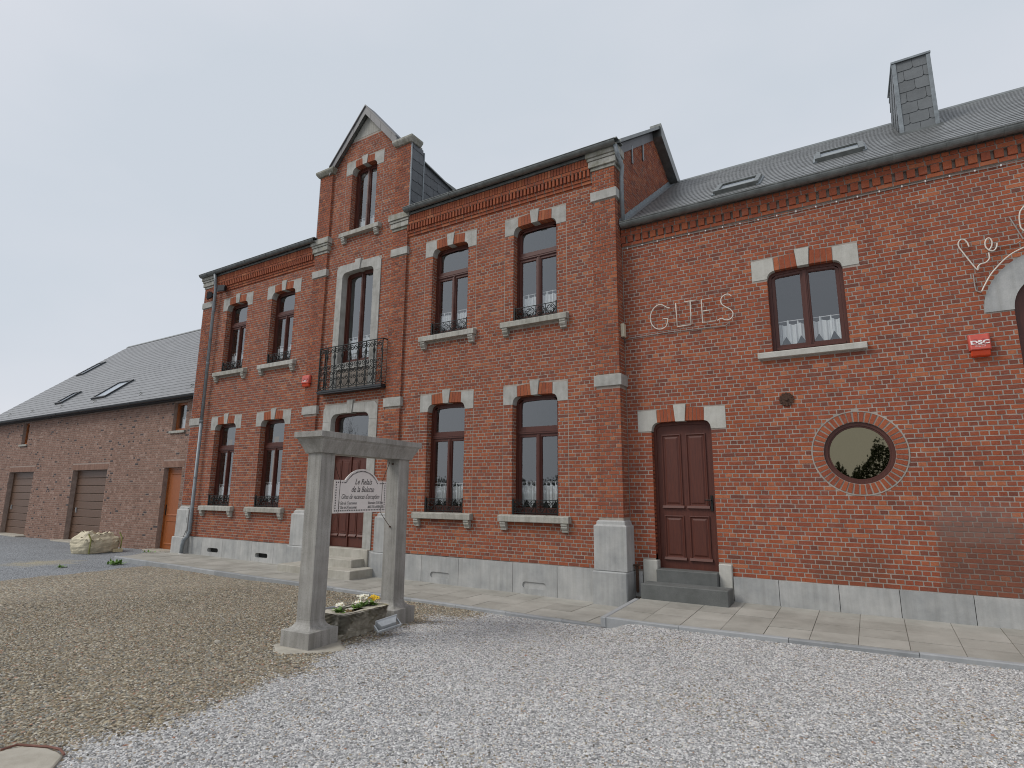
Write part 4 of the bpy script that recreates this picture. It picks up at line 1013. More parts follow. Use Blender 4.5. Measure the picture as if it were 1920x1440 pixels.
# slate hung chimney
ch = thing('chimney', 'slate clad chimney with zinc corners on the wing roof', 'chimney', (0, 0, 0))
cx0, cx1, cy0, cy1, ct = 1.07, 1.635, 2.12, 3.62, 8.16
ctz = lambda y: ct+.19*(y-cy0)
m = MB(); m.loops([[(x, y, z) for y, z in ((cy0+.005, 6.5), (cy1, 6.5), (cy1, ctz(cy1)), (cy0+.005, ct))] for x in (cx0+.005, cx1-.005)]); m.build('stack', M_DSL, ch)
slates(ch, frontmap(cy0), cx0, cx1, 6.62, ct-.01, .30, .225, M_CHS, name='slate')
slates(ch, leftmap(cx0), cy0, cy1, 6.72, 8.5, .34, .225, M_CHS, ztop=ctz)
slates(ch, rightmap(cx1), cy0, cy1, 6.72, 8.5, .34, .225, M_CHS, ztop=ctz)
for x in (cx0-.02, cx1-.045):
    m = MB(); m.box(x, x+.065, cy0-.026, cy0+.03, 6.60, ct+.0); m.build('zinc_corner', M_ZINC, ch)
m = MB(); m.loops([[(x, y, z) for y, z in ((cy0-.04, ct+.005), (cy1+.03, ctz(cy1)+.005), (cy1+.03, ctz(cy1)+.04), (cy0-.04, ct+.045))] for x in (cx0-.03, cx1+.03)]); m.build('zinc_cap', M_ZINC, ch)
m = MB(); m.box(cx0-.06, cx1+.06, cy0-.10, cy0-.0, 6.60, 6.66); m.build('lead_apron', M_ZINCD, ch)
# neon words: thin tubes standing off the wall on clips
def neon(label, strokes, conduits, name='neon_word'):
    t = thing(name, label, 'neon sign', (strokes[0][0][0], YW, strokes[0][0][1])); ox, oz = strokes[0][0]
    def dense(p):   # Catmull-Rom
        if len(p) < 4: return p
        o_ = []
        for i in range(len(p)-1):
            a, b, c, d = p[max(i-1, 0)], p[i], p[i+1], p[min(i+2, len(p)-1)]
            for q in range(4):
                u = q/4; o_.append(tuple(.5*((2*b[j])+(-a[j]+c[j])*u+(2*a[j]-5*b[j]+4*c[j]-d[j])*u*u+(-a[j]+3*b[j]-3*c[j]+d[j])*u**3) for j in (0, 1)))
        return o_+[p[-1]]
    for st_ in strokes:
        m = MB(); m.tube([(x-ox, -.06, z-oz) for x, z in (dense(st_) if len(st_) > 5 else st_)], .0095, 7); ob = m.build('glass_tube', M_NEON, t, smooth=True)
        for k in range(0, len(st_), 3 if len(st_) > 5 else 1):
            q = MB(); q.tube([(st_[k][0]-ox, -.055, st_[k][1]-oz), (st_[k][0]-ox, 0, st_[k][1]-oz)], .005, 5); q.build('standoff', M_CONDUIT, ob)
    for st_ in conduits:
        m = MB(); m.tube([(x-ox, -.02, z-oz) for x, z in st_], .008, 6); m.build('conduit', M_CONDUIT, t)
neon('unlit white neon word GITES beside the corner pilaster', [
 [(-2.886, 3.394), (-2.945, 3.412), (-3.021, 3.470), (-3.099, 3.484), (-3.181, 3.438), (-3.237, 3.352), (-3.260, 3.247), (-3.238, 3.135), (-3.178, 3.051), (-3.105, 3.014), (-3.027, 3.018), (-2.968, 3.055), (-2.939, 3.130), (-2.937, 3.190), (-3.014, 3.200)],
 [(-2.775, 3.463), (-2.765, 3.011)], [(-2.765, 3.011), (-2.52, 3.014)], [(-2.52, 3.014), (-2.511, 3.455)], [(-2.623, 3.459), (-2.411, 3.459)],
 [(-2.12, 3.449), (-2.313, 3.449), (-2.312, 3.016), (-2.084, 3.02)], [(-2.30, 3.231), (-2.132, 3.232)],
 [(-1.798, 3.423), (-1.835, 3.463), (-1.893, 3.471), (-1.954, 3.438), (-1.982, 3.366), (-1.962, 3.298), (-1.895, 3.236), (-1.829, 3.187), (-1.791, 3.118), (-1.807, 3.045), (-1.863, 3.008), (-1.932, 3.014), (-1.988, 3.048), (-2.06, 3.021)]],
 [[(-3.723, 2.934), (-2.952, 2.946), (-1.937, 2.921), (-1.853, 2.976)]])
neon('unlit white neon script starting Le with a long curve over the stone arch', [
 [(1.517, 3.584), (1.505, 3.654), (1.472, 3.709), (1.434, 3.716), (1.403, 3.677), (1.400, 3.620), (1.430, 3.536), (1.565, 3.229), (1.584, 3.266), (1.618, 3.299), (1.672, 3.308), (1.718, 3.349), (1.727, 3.398), (1.725, 3.449)],
 [(1.729, 3.479), (1.765, 3.532), (1.780, 3.600), (1.764, 3.659), (1.730, 3.663), (1.703, 3.608), (1.705, 3.535), (1.743, 3.476), (1.787, 3.470), (1.822, 3.515), (1.834, 3.573)],
 [(2.185, 4.049), (2.132, 3.971), (2.113, 3.874), (2.111, 3.774), (2.119, 3.721), (2.16, 3.66)],
 [(1.582, 2.887), (1.626, 2.975), (1.710, 3.119), (1.796, 3.222), (1.895, 3.321), (1.990, 3.390), (2.112, 3.443), (2.25, 3.50), (2.42, 3.52), (2.6, 3.50)]],
 [[(1.831, 3.527), (2.05, 3.527), (2.097, 3.556)], [(1.524, 3.176), (1.523, 2.994), (1.53, 2.922), (1.582, 2.887)], [(2.019, 3.939), (2.128, 3.578)]])
# thin wire on clips below the cornice
t = thing('cable_run', 'thin cable on white clips running below the wing cornice', 'cable', (-3.78, YW, 4.76))
m = MB(); m.tube([(x, -.012+.004*math.sin(x*3), .012*math.sin(x*1.7)) for x in [k*.2 for k in range(40)]], .0065, 5); m.build('cable', M_CONDUIT, t)
q = MB(); q.box(-.009, .009, -.024, 0, -.012, .012); cl = q.mesh('clip', M_WPRINT)
for k in range(26): x = .1+k*.3; place(cl, 'clip', t, (x, 0, .012*math.sin(x*1.7)))
t = alarm('large faded red alarm siren on the wing near the stone arch', 1.35, 1.945, .245, .325, YW, .13)
text('DSC', .075, M_WPRINT, t, (.122, -.128, .175), (R(80), 0, 0), sx=1.5, bold=.003)
text('TELESECURITE', .018, M_WPRINT, t, (.122, -.128, .155), (R(80), 0, 0), sx=1.05)
text('071/50 90 14', .020, M_WPRINT, t, (.122, -.128, .130), (R(80), 0, 0), sx=1.1)
# iron rosette of the tie rod
t = thing('wall_anchor', 'rusty flower shaped tie rod plate above the round window', 'wall anchor', (-1.065, YW, 1.545))
q = MB(); q.tube([(0, 0, 0), (0, -.025, 0)], .08, 20); q.tube([(0, -.02, 0), (0, -.05, 0)], .028, 10); q.build('plate', M_RUST, t, bevel=.004)
for k in range(12):
    a = 2*math.pi*k/12; q = MB(); q.tube([(0, -.004, 0), (0, -.026, 0)], .024, 8); q.build('petal', M_RUST, t, loc=(.092*math.cos(a), 0, .092*math.sin(a)), bevel=.004)

# ================================================================== BARN
YB = .5
barn = thing('long_garage_building', 'long low pinkish brown brick building with garage doors beyond the tall house', 'building')
bb = []; BH = .0745
bo = [(-26.87, -24.10, -2, .765), (-33.14, -30.55, -2, .765), (-20.19, -19.10, -2, .765), (-20.0, -19.22, 1.985, 2.945), (-32.40, -31.76, 1.985, 2.945)]
sold = [(a-.1, b+.1, .765, .985) for a, b, c, d in bo[:3]]
bb += [(frontmap(YB), br, YB, 0) for br in lay(-36.9, -17.92, -1.95, 3.04, bo+sold, zorg=-1.95, hd=.107, ch=BH)]
mb_ = MB(); mb_.plate([(-36.9, -2.1), (-17.9, -2.1), (-17.9, 3.1), (-36.9, 3.1)], [[(a, max(c, -2.09)), (b, max(c, -2.09)), (b, d), (a, d)] for a, b, c, d in bo], YB+.0045, YB+.24, sides=False); mb_.build('wall', M_MORTB, barn)
sb = []
for k in range(6):
    q = MB(); q.box(-.030, .030, -.003, .01, -.103, .103, rnd=.2+.12*k); sb.append(q.mesh('lintel_brick', M_BRICKB))
for a, b, c, d in sold:
    x = a+.036
    while x < b-.03: place(random.choice(sb), 'lintel_brick', barn, (x, YB, .875)); x += .0715
for a, b, c, d in bo:   # reveals
    for br in lay(YB+.012, YB+.2, max(c, -1.9), d, [], zorg=-1.95, ch=BH): bb.append((rightmap(a), br, None, -.004)); bb.append((leftmap(b), br, None, -.004))
lay_out(barn, bb, M_BRICKB, 280, hd=.107, ch=BH)
for a, b in ((-26.87, -24.10), (-33.14, -30.55)):
    n = 9; hh = (.765+1.90)/n
    fr_ = MB(); fr_.box(a+.006, a+.05, YB+.17, YB+.24, -1.93, .76); fr_.box(b-.05, b-.006, YB+.17, YB+.24, -1.93, .76); fr_.box(a+.05, b-.05, YB+.17, YB+.24, .70, .76)
    gd = fr_.build('garage_door', M_GARAGE, barn)
    for k in range(n):
        q = MB(); z0 = -1.90+k*hh; q.box(a+.05, b-.05, YB+.19, YB+.23, z0+.006, z0+hh-.006); q.build('panel', M_GARAGE, gd, bevel=.012)
    q = MB(); q.box(a+.30, a+.33, YB+.15, YB+.19, -.85, -.66); q.tube([(a+.315, YB+.14, -.72), (a+.40, YB+.13, -.72)], .012, 6); q.build('handle', M_GREYPL, gd)
    q = MB(); q.box(a-.2, b+.2, YB-.35, YB+.2, -2.0, -1.875); q.build('threshold', M_CONC, barn, bevel=.01)
a, b = -20.19, -19.10
q = MB(); q.plate([(a+.005, -1.93), (b-.005, -1.93), (b-.005, .76), (a+.005, .76)], [[(a+.06, -1.88), (b-.06, -1.88), (b-.06, .70), (a+.06, .70)]], YB+.15, YB+.22); dr = q.build('door', M_OAK, barn)
q = MB(); q.box(a+.062, b-.062, YB+.17, YB+.21, -1.875, .698)
for z0, z1 in ((-1.72, -.95), (-.80, .58)): q.loops([[(a+.17+e, y, z0+e), (b-.17-e, y, z0+e), (b-.17-e, y, z1-e), (a+.17+e, y, z1-e)] for e, y in ((0, YB+.17), (0, YB+.155), (.03, YB+.155), (.05, YB+.168))], cap0=False)
q.build('door_leaf', M_OAK, dr)
q = MB(); q.box(a+.085, a+.115, YB+.155, YB+.17, -.80, -.45); q.tube([(a+.10, YB+.155, -.60), (a+.10, YB+.12, -.60), (a+.20, YB+.12, -.60)], .011, 6); q.build('handle', M_IRON, dr)
q = MB(); q.box(a-.15, b+.15, YB-.32, YB+.15, -2.05, -1.86); q.build('doorstep', M_CONC, barn, bevel=.012)
for a, b in ((-20.0, -19.22), (-32.40, -31.76)):
    q = MB(); q.plate([(a+.004, 1.99), (b-.004, 1.99), (b-.004, 2.94), (a+.004, 2.94)], [[(a+.07, 2.07), (b-.07, 2.07), (b-.07, 2.87), (a+.07, 2.87)]], YB+.12, YB+.2); w_ = q.build('window', M_OAK, barn)
    q = MB(); q.quad([(a+.07, YB+.17, 2.07), (b-.07, YB+.17, 2.07), (b-.07, YB+.17, 2.87), (a+.07, YB+.17, 2.87)]); q.build('pane', M_GLASS, w_)
    q = MB(); q.box(a-.08, b+.08, YB-.06, YB+.12, 1.90, 1.983); q.build('sill', M_SILL, barn, bevel=.006)
t = thing('cafe_curtain', 'white net curtain in the small window of the garage building', 'curtain', (-19.61, YB, 2.0), 'white cafe curtains inside the windows'); m = cafe_mesh(.39, h=.42, npan=1, hem=.02, y0=.26); m.build('lace_panel', M_LACE, t)
# barn roof
YE, ZE, YR_, ZR_ = .28, 3.10, 6.385, 8.42; SB = (ZR_-ZE)/(YR_-YE); LB = math.hypot(YR_-YE, ZR_-ZE)
mpb = slate_roof(barn, -37.1, -17.9, YE, ZE, SB, LB-.02, .45, .262, M_SLATEB, 240)
m = MB()
for z_ in (-.01, -.12):
    m.quad([(-37.1, YE, ZE+z_), (-17.9, YE, ZE+z_), (-17.9, YR_, ZR_+z_), (-37.1, YR_, ZR_+z_)]); m.quad([(-37.1, YR_, ZR_+z_), (-17.9, YR_, ZR_+z_), (-17.9, 12.4, ZE+z_), (-37.1, 12.4, ZE+z_)])
m.build('roof', M_SLATEB, barn)
m = MB(); m.loops([[(x, y, z) for y, z in ((6.27, ZR_-.08), (6.385, ZR_+.04), (6.5, ZR_-.08))] for x in (-37.12, -17.9)]); m.build('ridge_cap', M_ZINCD, barn)
m = MB(); m.box(-37.1, -17.92, YE-.02, YB, 3.0, 3.06); m.build('eaves_board', M_BLACK, barn)
gutter(barn, -37.1, -17.92, YE-.08, 3.09, .075, M_BLACK, 2.0)
m = MB(); m.quad([(-36.9, YB, -2.1), (-36.9, 12.2, -2.1), (-36.9, 12.2, 3.0), (-36.9, YR_, ZR_-.1), (-36.9, YB, 3.0)]); m.quad([(-36.9, 12.2, -2.1), (-17.9, 12.2, -2.1), (-17.9, 12.2, 3.1), (-36.9, 12.2, 3.1)]); m.quad([(-17.92, YB, -2.1), (-17.92, 12.2, -2.1), (-17.92, 12.2, 3.0), (-17.92, YR_, ZR_-.1), (-17.92, YB, 3.0)]); m.build('side_wall', M_MORTB, barn)
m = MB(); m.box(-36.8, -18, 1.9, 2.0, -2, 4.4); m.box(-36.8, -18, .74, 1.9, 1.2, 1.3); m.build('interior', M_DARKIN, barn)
sbb = lambda y: (y-YE)/(YR_-YE)*LB
skylight(barn, mpb, -27.3, -26.1, sbb(.95), sbb(1.95), M_LACE, M_BLACK, tilt=.0)
skylight(barn, mpb, -36.3, -35.5, sbb(3.70), sbb(4.70), None, M_BLACK)
skylight(barn, mpb, -31.0, -30.3, sbb(1.05), sbb(1.75), None, M_BLACK)
hm = MB(); hm.tube([mp_0(math.cos(math.atan(SB)), math.sin(math.atan(SB)))(.12*math.cos(t_), .12*math.sin(t_)*1, .03+.02*math.sin(t_)) for t_ in [math.pi*k/8-.6 for k in range(9)]], .012, 5); hk = hm.mesh('roof_hook', M_ZINCD)
for px in (-19.6, -23.0, -26.6, -29.6, -32.6, -35.2): place(hk, 'roof_hook', barn, mpb(px, sbb(.75), 0))
for k, px in enumerate((-20.4, -25.0, -28.4)): place(hk, 'roof_hook', barn, mpb(px, sbb(1.9), 0)) if False else None

# ================================================================== GROUND
def sm(x): x = max(0, min(1, x)); return x*x*(3-2*x)
def gz(x, y):
    z = -1.805
    a = .10*sm((-3.05-x)/.40)*sm((y+3.9)/2.0)
    b = .095*sm((-6.5-x)/7)
    r = z-max(a, b)
    if -9.9 < y < -2.2 and -14 < x < 6:
        q = (y+5.6)+.22*(x+1)+.25*math.sin(x*.5)
        for c_ in (-.75, .75): r -= .020*math.exp(-((q-c_)/.22)**2)*sm((x+5.5)/2) - .008*math.exp(-((abs(q-c_)-.42)/.16)**2)*sm((x+5.5)/2)
        r += .010*math.sin(x*2.1+1.3*math.sin(y*1.7))*math.sin(y*2.4+.8*math.sin(x*1.3))
    return r+.012*math.sin(x*1.3+y*.7)*math.cos(y*1.1-x*.4)*sm((y+20)/5 if y < -15 else 1)
def gvec(n):
    g = n.nodes.new('ShaderNodeNewGeometry'); s_ = n.nodes.new('ShaderNodeSeparateXYZ'); n.links.new(g.outputs['Position'], s_.inputs[0]); return g.outputs['Position'], s_.outputs['X'], s_.outputs['Y']
def pebble_cols(kind):
    if kind == 'grey': return [(0, (.17, .17, .17)), (.20, (.30, .30, .297)), (.55, (.455, .45, .445)), (.90, (.70, .69, .68)), (.968, (.50, .44, .36)), (1, (.30, .19, .12))]
    if kind == 'far': return [(0, (.14, .15, .165)), (.4, (.22, .235, .25)), (1, (.33, .345, .36))]
    return [(0, (.08, .076, .07)), (.15, (.165, .135, .09)), (.38, (.29, .225, .14)), (.60, (.235, .24, .22)), (.82, (.38, .325, .225)), (.95, (.56, .52, .43)), (1, (.31, .14, .08))]
BORD = [(-2.0, -5.75), (-2.6, -5.8), (-3.05, -5.85), (-4.2, -5.70), (-5.4, -5.42), (-6.3, -5.0), (-6.9, -4.92), (-7.6, -4.95), (-9, -4.7), (-12, -4.4), (-40, -4.2)]
def bordx(y):
    for (y0, x0), (y1, x1) in zip(BORD, BORD[1:]):
        if y1 <= y <= y0: return x0+(x1-x0)*(y-y0)/(y1-y0)
    return BORD[0][1] if y > BORD[0][0] else BORD[-1][1]
m, n, b, _ = newmat('gravel_yard'); M_YARD = m
P, X, Y = gvec(n)
at = attr(n, 'zone')      # 0 grey, 1 brown, 2 far
vs = n.nodes.new('ShaderNodeTexVoronoi'); vs.inputs['Scale'].default_value = 36; n.links.new(P, vs.inputs['Vector'])
sp = n.nodes.new('ShaderNodeSeparateColor'); n.links.new(vs.outputs['Color'], sp.inputs[0])
wn = math_(n, 'MULTIPLY', math_(n, 'SUBTRACT', noise(n, 3, 5, .7, P), .5), 1.1)
zone = math_(n, 'ADD', at, wn)
mr = lambda v, a, c: (lambda q: (n.links.new(v, q.inputs[0]), setattr(q.inputs[1], 'default_value', a), setattr(q.inputs[2], 'default_value', c), q.outputs[0])[-1])(n.nodes.new('ShaderNodeMapRange'))
c = mixc(n, mr(zone, .42, .58), ramp(n, pebble_cols('grey'), sp.outputs[0]), ramp(n, pebble_cols('brown'), sp.outputs[0]))
c = mixc(n, mr(zone, 1.42, 1.58), c, ramp(n, pebble_cols('far'), sp.outputs[0]))
c = mixc(n, .5, c, ramp(n, [(0, (1.1, 1.1, 1.1)), (.55, (.9, .9, .9)), (.9, (.35, .35, .35))], vs.outputs['Distance']), 'MULTIPLY')
big = noise(n, .5, 5, .6, P)
c = mixc(n, .5, c, ramp(n, [(.35, (.78, .77, .76)), (.6, (1.1, 1.1, 1.1))], big), 'MULTIPLY')
# pale sandy patch in front of the bulk bag
vd = n.nodes.new('ShaderNodeVectorMath'); vd.operation = 'DISTANCE'; n.links.new(P, vd.inputs[0]); vd.inputs[1].default_value = (-18.9, -3.0, -1.9)
c = mixc(n, mr(math_(n, 'ADD', vd.outputs['Value'], math_(n, 'MULTIPLY', wn, 1.9)), .95, .1), c, (.34, .305, .215))
n.links.new(c, b.inputs['Base Color']); b.inputs['Roughness'].default_value = .9
bump(n, b, math_(n, 'SUBTRACT', 1, vs.outputs['Distance']), .9, .02)
gx = sorted(set([-300, -150, -80, -50]+[-40+k*.5 for k in range(64)]+[-8+k*.1 for k in range(110)]+[3, 3.5, 4, 5, 6, 8, 12, 20, 40, 80, 150, 300]))
gy = sorted(set([-300, -150, -80, -40, -25, -18, -14, -12, -11]+[-10+k*.1 for k in range(86)]+[-1.4, -1, -.5, 0, .4, 1, 3, 8, 15, 30, 60, 120, 300]))
V = [(x, y, gz(x, y)-(.03 if y > .3 else 0)) for y in gy for x in gx]; nx = len(gx)
F = [(j*nx+i, j*nx+i+1, (j+1)*nx+i+1, (j+1)*nx+i) for j in range(len(gy)-1) for i in range(nx-1)]
me = bpy.data.meshes.new('gravel_yard'); me.from_pydata(V, [], F); me.materials.append(M_YARD); me.shade_smooth()
def zone_at(x, y):
    z = 0 if x > bordx(y) else 1
    d = (x-bordx(y))
    v = .5-max(-.5, min(.5, d*2.2))
    fx = -16.45-.05*y if y > -6 else -16.1-(y+6)*.8
    if x < fx+.6: v += max(0, min(1, (fx+.25-x)*2+.5))
    return v
a = me.attributes.new('zone', 'FLOAT', 'POINT'); a.data.foreach_set('value', [zone_at(p[0], p[1]) for p in V])
gr = bpy.data.objects.new('gravel_yard', me); COL.objects.link(gr); tag(gr, kind='structure')
# loose stones near the camera, scattered with geometry nodes
def stone_nodes(name, mat, size, seed):
    g = bpy.data.node_groups.new(name, 'GeometryNodeTree')
    g.interface.new_socket('Geometry', in_out='INPUT', socket_type='NodeSocketGeometry'); g.interface.new_socket('Geometry', in_out='OUTPUT', socket_type='NodeSocketGeometry')
    N = g.nodes.new; l = g.links.new
    gi, go = N('NodeGroupInput'), N('NodeGroupOutput')
    at = N('GeometryNodeInputNamedAttribute'); at.data_type = 'FLOAT'; at.inputs['Name'].default_value = 'dens'
    d = N('GeometryNodeDistributePointsOnFaces'); d.inputs['Seed'].default_value = seed
    l(gi.outputs[0], d.inputs['Mesh']); l(at.outputs['Attribute'], d.inputs['Density'])
    ico = N('GeometryNodeMeshIcoSphere'); ico.inputs['Radius'].default_value = .5; ico.inputs['Subdivisions'].default_value = 1
    # knock the sphere out of round so that it reads as crushed stone
    nt_ = N('ShaderNodeTexNoise'); nt_.inputs['Scale'].default_value = 1.7; sp_ = N('GeometryNodeSetPosition')
    vm = N('ShaderNodeVectorMath'); vm.operation = 'SUBTRACT'; vm.inputs[1].default_value = (.5, .5, .5); vs_ = N('ShaderNodeVectorMath'); vs_.operation = 'SCALE'; vs_.inputs['Scale'].default_value = .75
    l(nt_.outputs['Color'], vm.inputs[0]); l(vm.outputs[0], vs_.inputs[0]); l(ico.outputs['Mesh'], sp_.inputs['Geometry']); l(vs_.outputs[0], sp_.inputs['Offset'])
    sm_ = N('GeometryNodeSetMaterial'); sm_.inputs['Material'].default_value = mat; l(sp_.outputs[0], sm_.inputs['Geometry'])
    ip = N('GeometryNodeInstanceOnPoints'); l(d.outputs['Points'], ip.inputs['Points']); l(sm_.outputs[0], ip.inputs['Instance'])
    rr = N('FunctionNodeRandomValue'); rr.data_type = 'FLOAT_VECTOR'; rr.inputs[1].default_value = (.5, .5, 6.28); rr.inputs[0].default_value = (-.5, -.5, 0)
    rs = N('FunctionNodeRandomValue'); rs.data_type = 'FLOAT_VECTOR'; rs.inputs[0].default_value = (size*.6, size*.5, size*.35); rs.inputs[1].default_value = (size*1.5, size*1.15, size*.85)
    l(rr.outputs[0], ip.inputs['Rotation']); l(rs.outputs[0], ip.inputs['Scale']); l(ip.outputs[0], go.inputs[0]); return g
def pebble_mat(name, kind):
    m, n, b, _ = newmat(name); oi = n.nodes.new('ShaderNodeObjectInfo')
    c = ramp(n, pebble_cols(kind), oi.outputs['Random'])
    c = mixc(n, .6, c, ramp(n, [(.3, (.8, .8, .8)), (.7, (1.15, 1.15, 1.15))], noise(n, 90, 3, .6, pos(n))), 'MULTIPLY')
    n.links.new(c, b.inputs['Base Color']); b.inputs['Roughness'].default_value = .85; return m
def kerb_y(x): return -1.81+.06*(x+3.45) if x > -3.45 else -1.74
def scatter(name, label, zonef, mat, size, seed, dmax, rmax):
    vs_, fs, ds = [], [], []; s_ = .12
    x = -13.0
    while x < 3.2:
        y = -9.8
        while y < -1.5:
            xc, yc = x+s_/2, y+s_/2; d = Vector((xc, yc+10, -1.8)); zc = d.dot(fw); dist = d.length
            if zc > 0 and dist < rmax and abs(d.dot(cx_)/zc) < 1.02 and d.dot(cy_)/zc > -.80 and yc < kerb_y(xc)-(.03 if xc > -3.45 else .0):
                k = zonef(xc, yc)*dmax*min(1, (rmax-dist)/2.5)*(1 if dist < 5 else (5/dist)**.6)
                if k > 5:
                    i = len(vs_); vs_ += [(x, y, gz(x, y)), (x+s_, y, gz(x+s_, y)), (x+s_, y+s_, gz(x+s_, y+s_)), (x, y+s_, gz(x, y+s_))]; fs.append((i, i+1, i+2, i+3)); ds.append(k)
            y += s_
        x += s_
    me = bpy.data.meshes.new(name); me.from_pydata(vs_, [], fs); a = me.attributes.new('dens', 'FLOAT', 'FACE'); a.data.foreach_set('value', ds)
    ob = bpy.data.objects.new(name, me); COL.objects.link(ob); md = ob.modifiers.new('stones', 'NODES'); md.node_group = stone_nodes(name, mat, size, seed)
    return tag(ob, label, 'gravel', kind='stuff')
from mathutils import noise as mnoise
def nzf(x, y, s_, o_=0): return mnoise.noise(Vector((x*s_+o_, y*s_, o_)))
def f_brown(x, y):
    d = bordx(y)-x+nzf(x, y, 1.7)*.55+nzf(x, y, 6, 3)*.25
    return max(sm(d*2.2+.5), .020+.26*max(0, nzf(x, y, 1.0, 9)-.10))
def f_grey(x, y):
    d = x-bordx(y)-nzf(x, y, 1.7)*.55-nzf(x, y, 6, 3)*.25
    return max(sm(d*2.2+.5), .012)
scatter('brown_gravel', 'brown and ochre river gravel on the left half of the yard', f_brown, pebble_mat('brown_pebble', 'brown'), .027, 3, 2400, 14)
scatter('grey_gravel', 'pale grey crushed limestone gravel in front of the wing', f_grey, pebble_mat('grey_pebble', 'grey'), .0195, 5, 3900, 11.5)
# pavements of concrete slabs with kerb stones
def pavement(name, x0, x1, yin, yout, zin, zout, pitch, rows, kw_=.09, xoff=0, kl=1.0, hk=.16):
    """yin/yout/zin/zout are functions of X"""
    t = bpy.data.objects.new(name, None); COL.objects.link(t); t.location = (x0, yout(x0), zout(x0)); tag(t, kind='structure'); L0 = Vector(t.location)
    lerp = lambda x, v: (x-L0.x, yin(x)+(yout(x)+kw_-yin(x))*v-L0.y, zin(x)+(zout(x)-zin(x))*v-L0.z)
    m = MB(); n_ = 12
    for k in range(n_):
        a, b = x0+(x1-x0)*k/n_, x0+(x1-x0)*(k+1)/n_; P_ = [lerp(a, 0), lerp(a, 1), lerp(b, 1), lerp(b, 0)]; m.quad([(p[0], p[1], p[2]-.012) for p in P_])
    m.build('bedding', M_CONC, t)
    x = x0-xoff; j = .004
    while x < x1-.05:
        a, b = max(x, x0), min(x+pitch, x1)
        for r_ in range(rows):
            v0, v1 = r_/rows, (r_+1)/rows; q = MB(); e = j/(abs(yin(a)-yout(a))); dz = random.uniform(-.0025, .0025)
            tp = [lerp(a+j, v0+e), lerp(a+j, v1-e), lerp(b-j, v1-e), lerp(b-j, v0+e)]; tp = [(p[0], p[1], p[2]+dz) for p in tp]
            q.loops([[(p[0], p[1], p[2]-.03) for p in tp], tp], cap0=False); q.build('paving_slab', M_SLAB, t)
        x += pitch
    x = x0-.3
    while x < x1-.02:
        a, b = max(x, x0)+.003, min(x+kl, x1)-.003; q = MB(); dz = random.uniform(-.004, .004)
        T = lambda xx, yy, zz: (xx-L0.x, yy-L0.y, zz-L0.z)
        q.loops([[T(xx, yout(xx), zout(xx)-hk), T(xx, yout(xx), zout(xx)+dz-.012), T(xx, yout(xx)+.012, zout(xx)+dz), T(xx, yout(xx)+kw_-.004, zout(xx)+dz), T(xx, yout(xx)+kw_-.004, zout(xx)-hk)] for xx in (a, b)]); q.build('kerb_stone', M_KERB, t)
        x += kl
    return t
pavement('pavement', -17.9, -3.47, lambda x: -.02, lambda x: -1.74, zwall, lambda x: zwall(x)+.012, .525, 3, kl=1.0, xoff=.1)
pavement('raised_pavement', -3.47, 7.6, lambda x: YW-.0, lambda x: kerb_y(x), lambda x: -1.68, lambda x: -1.752, .525, 4, kl=1.35, xoff=.0)
q = MB(); q.loops([[(x, -.30, -1.95), (x, kerb_y(-3.45), -1.95), (x, kerb_y(-3.45), -1.756), (x, -.30, -1.700)] for x in (-3.56, -3.475)]); tag(q.build('edging_stone', M_KERB, None, bevel=.008), kind='structure')
# end of the lower pavement towards the barn door
pavement('side_path', -19.0, -17.9, lambda x: .40, lambda x: -1.70+(-17.9-x)*1.2, lambda x: -1.86, lambda x: -1.83, .525, 3)

# ================================================================== STONE PORTAL with its hanging sign
GA = .071
gate = thing('stone_portal', 'grey granite gateway of two square pillars and a moulded lintel in the yard', 'gateway', (-5.962, -4.966, -1.80), rot=(0, 0, GA))
GS = 1.539; zz_ = 1.80
def sq(c, h, z): return [(-h, c-h, z+zz_), (h, c-h, z+zz_), (h, c+h, z+zz_), (-h, c+h, z+zz_)]
for c, zg in ((0, -1.86), (GS, -1.86)):
    m = MB(); m.loops([sq(c, .234, zg), sq(c, .234, -1.617)]+[sq(c, .118+.116*(1-math.sin(t_)), -1.617+.108*(1-math.cos(t_))) for t_ in [math.pi/2*k/6 for k in range(1, 7)]]); m.build('pillar_base', M_GATE, gate, bevel=.004)
    m = MB(); m.loops([sq(c, .118, -1.511), sq(c, .1175, .488)]); m.build('pillar', M_GATE, gate, bevel=.004)
def rect(hu, hv, z): return [(-hu, GS/2-hv, z+zz_), (hu, GS/2-hv, z+zz_), (hu, GS/2+hv, z+zz_), (-hu, GS/2+hv, z+zz_)]
m = MB(); m.loops([rect(.148, .912, .487), rect(.148, .914, .495), rect(.165, .93, .54), rect(.195, .957, .60), rect(.212, .975, .632), rect(.214, .980, .640), rect(.214, .980, .652), rect(.228, .996, .664), rect(.230, 1.0, .674), rect(.241, 1.0255, .676), rect(.241, 1.0255, .749)]); m.build('lintel', M_GATE, gate, bevel=.003)
for zc_ in (.42, -.49):
    q = MB(); q.tube([(.0, GS-.118, zc_+zz_), (.0, GS-.14, zc_+zz_)], .012, 6); q.build('eye_bolt', M_RUST, gate)
ft = thing('footing', 'rough concrete footing showing under the near portal pillar', 'footing', (-5.96, -4.97, -1.83))
m = MB(); rg = [(.44*math.cos(a_)*(1+.16*math.sin(3*a_+1)+.05*math.sin(7*a_)), .40*math.sin(a_)*(1+.12*math.cos(4*a_)), 0) for a_ in [2*math.pi*k/28 for k in range(28)]]
m.loops([[(p[0]*1.05, p[1]*1.05, -.06) for p in rg], [(p[0], p[1], .018) for p in rg], [(p[0]*.9, p[1]*.9, .032) for p in rg]]); m.build('slab', M_CONC, ft)
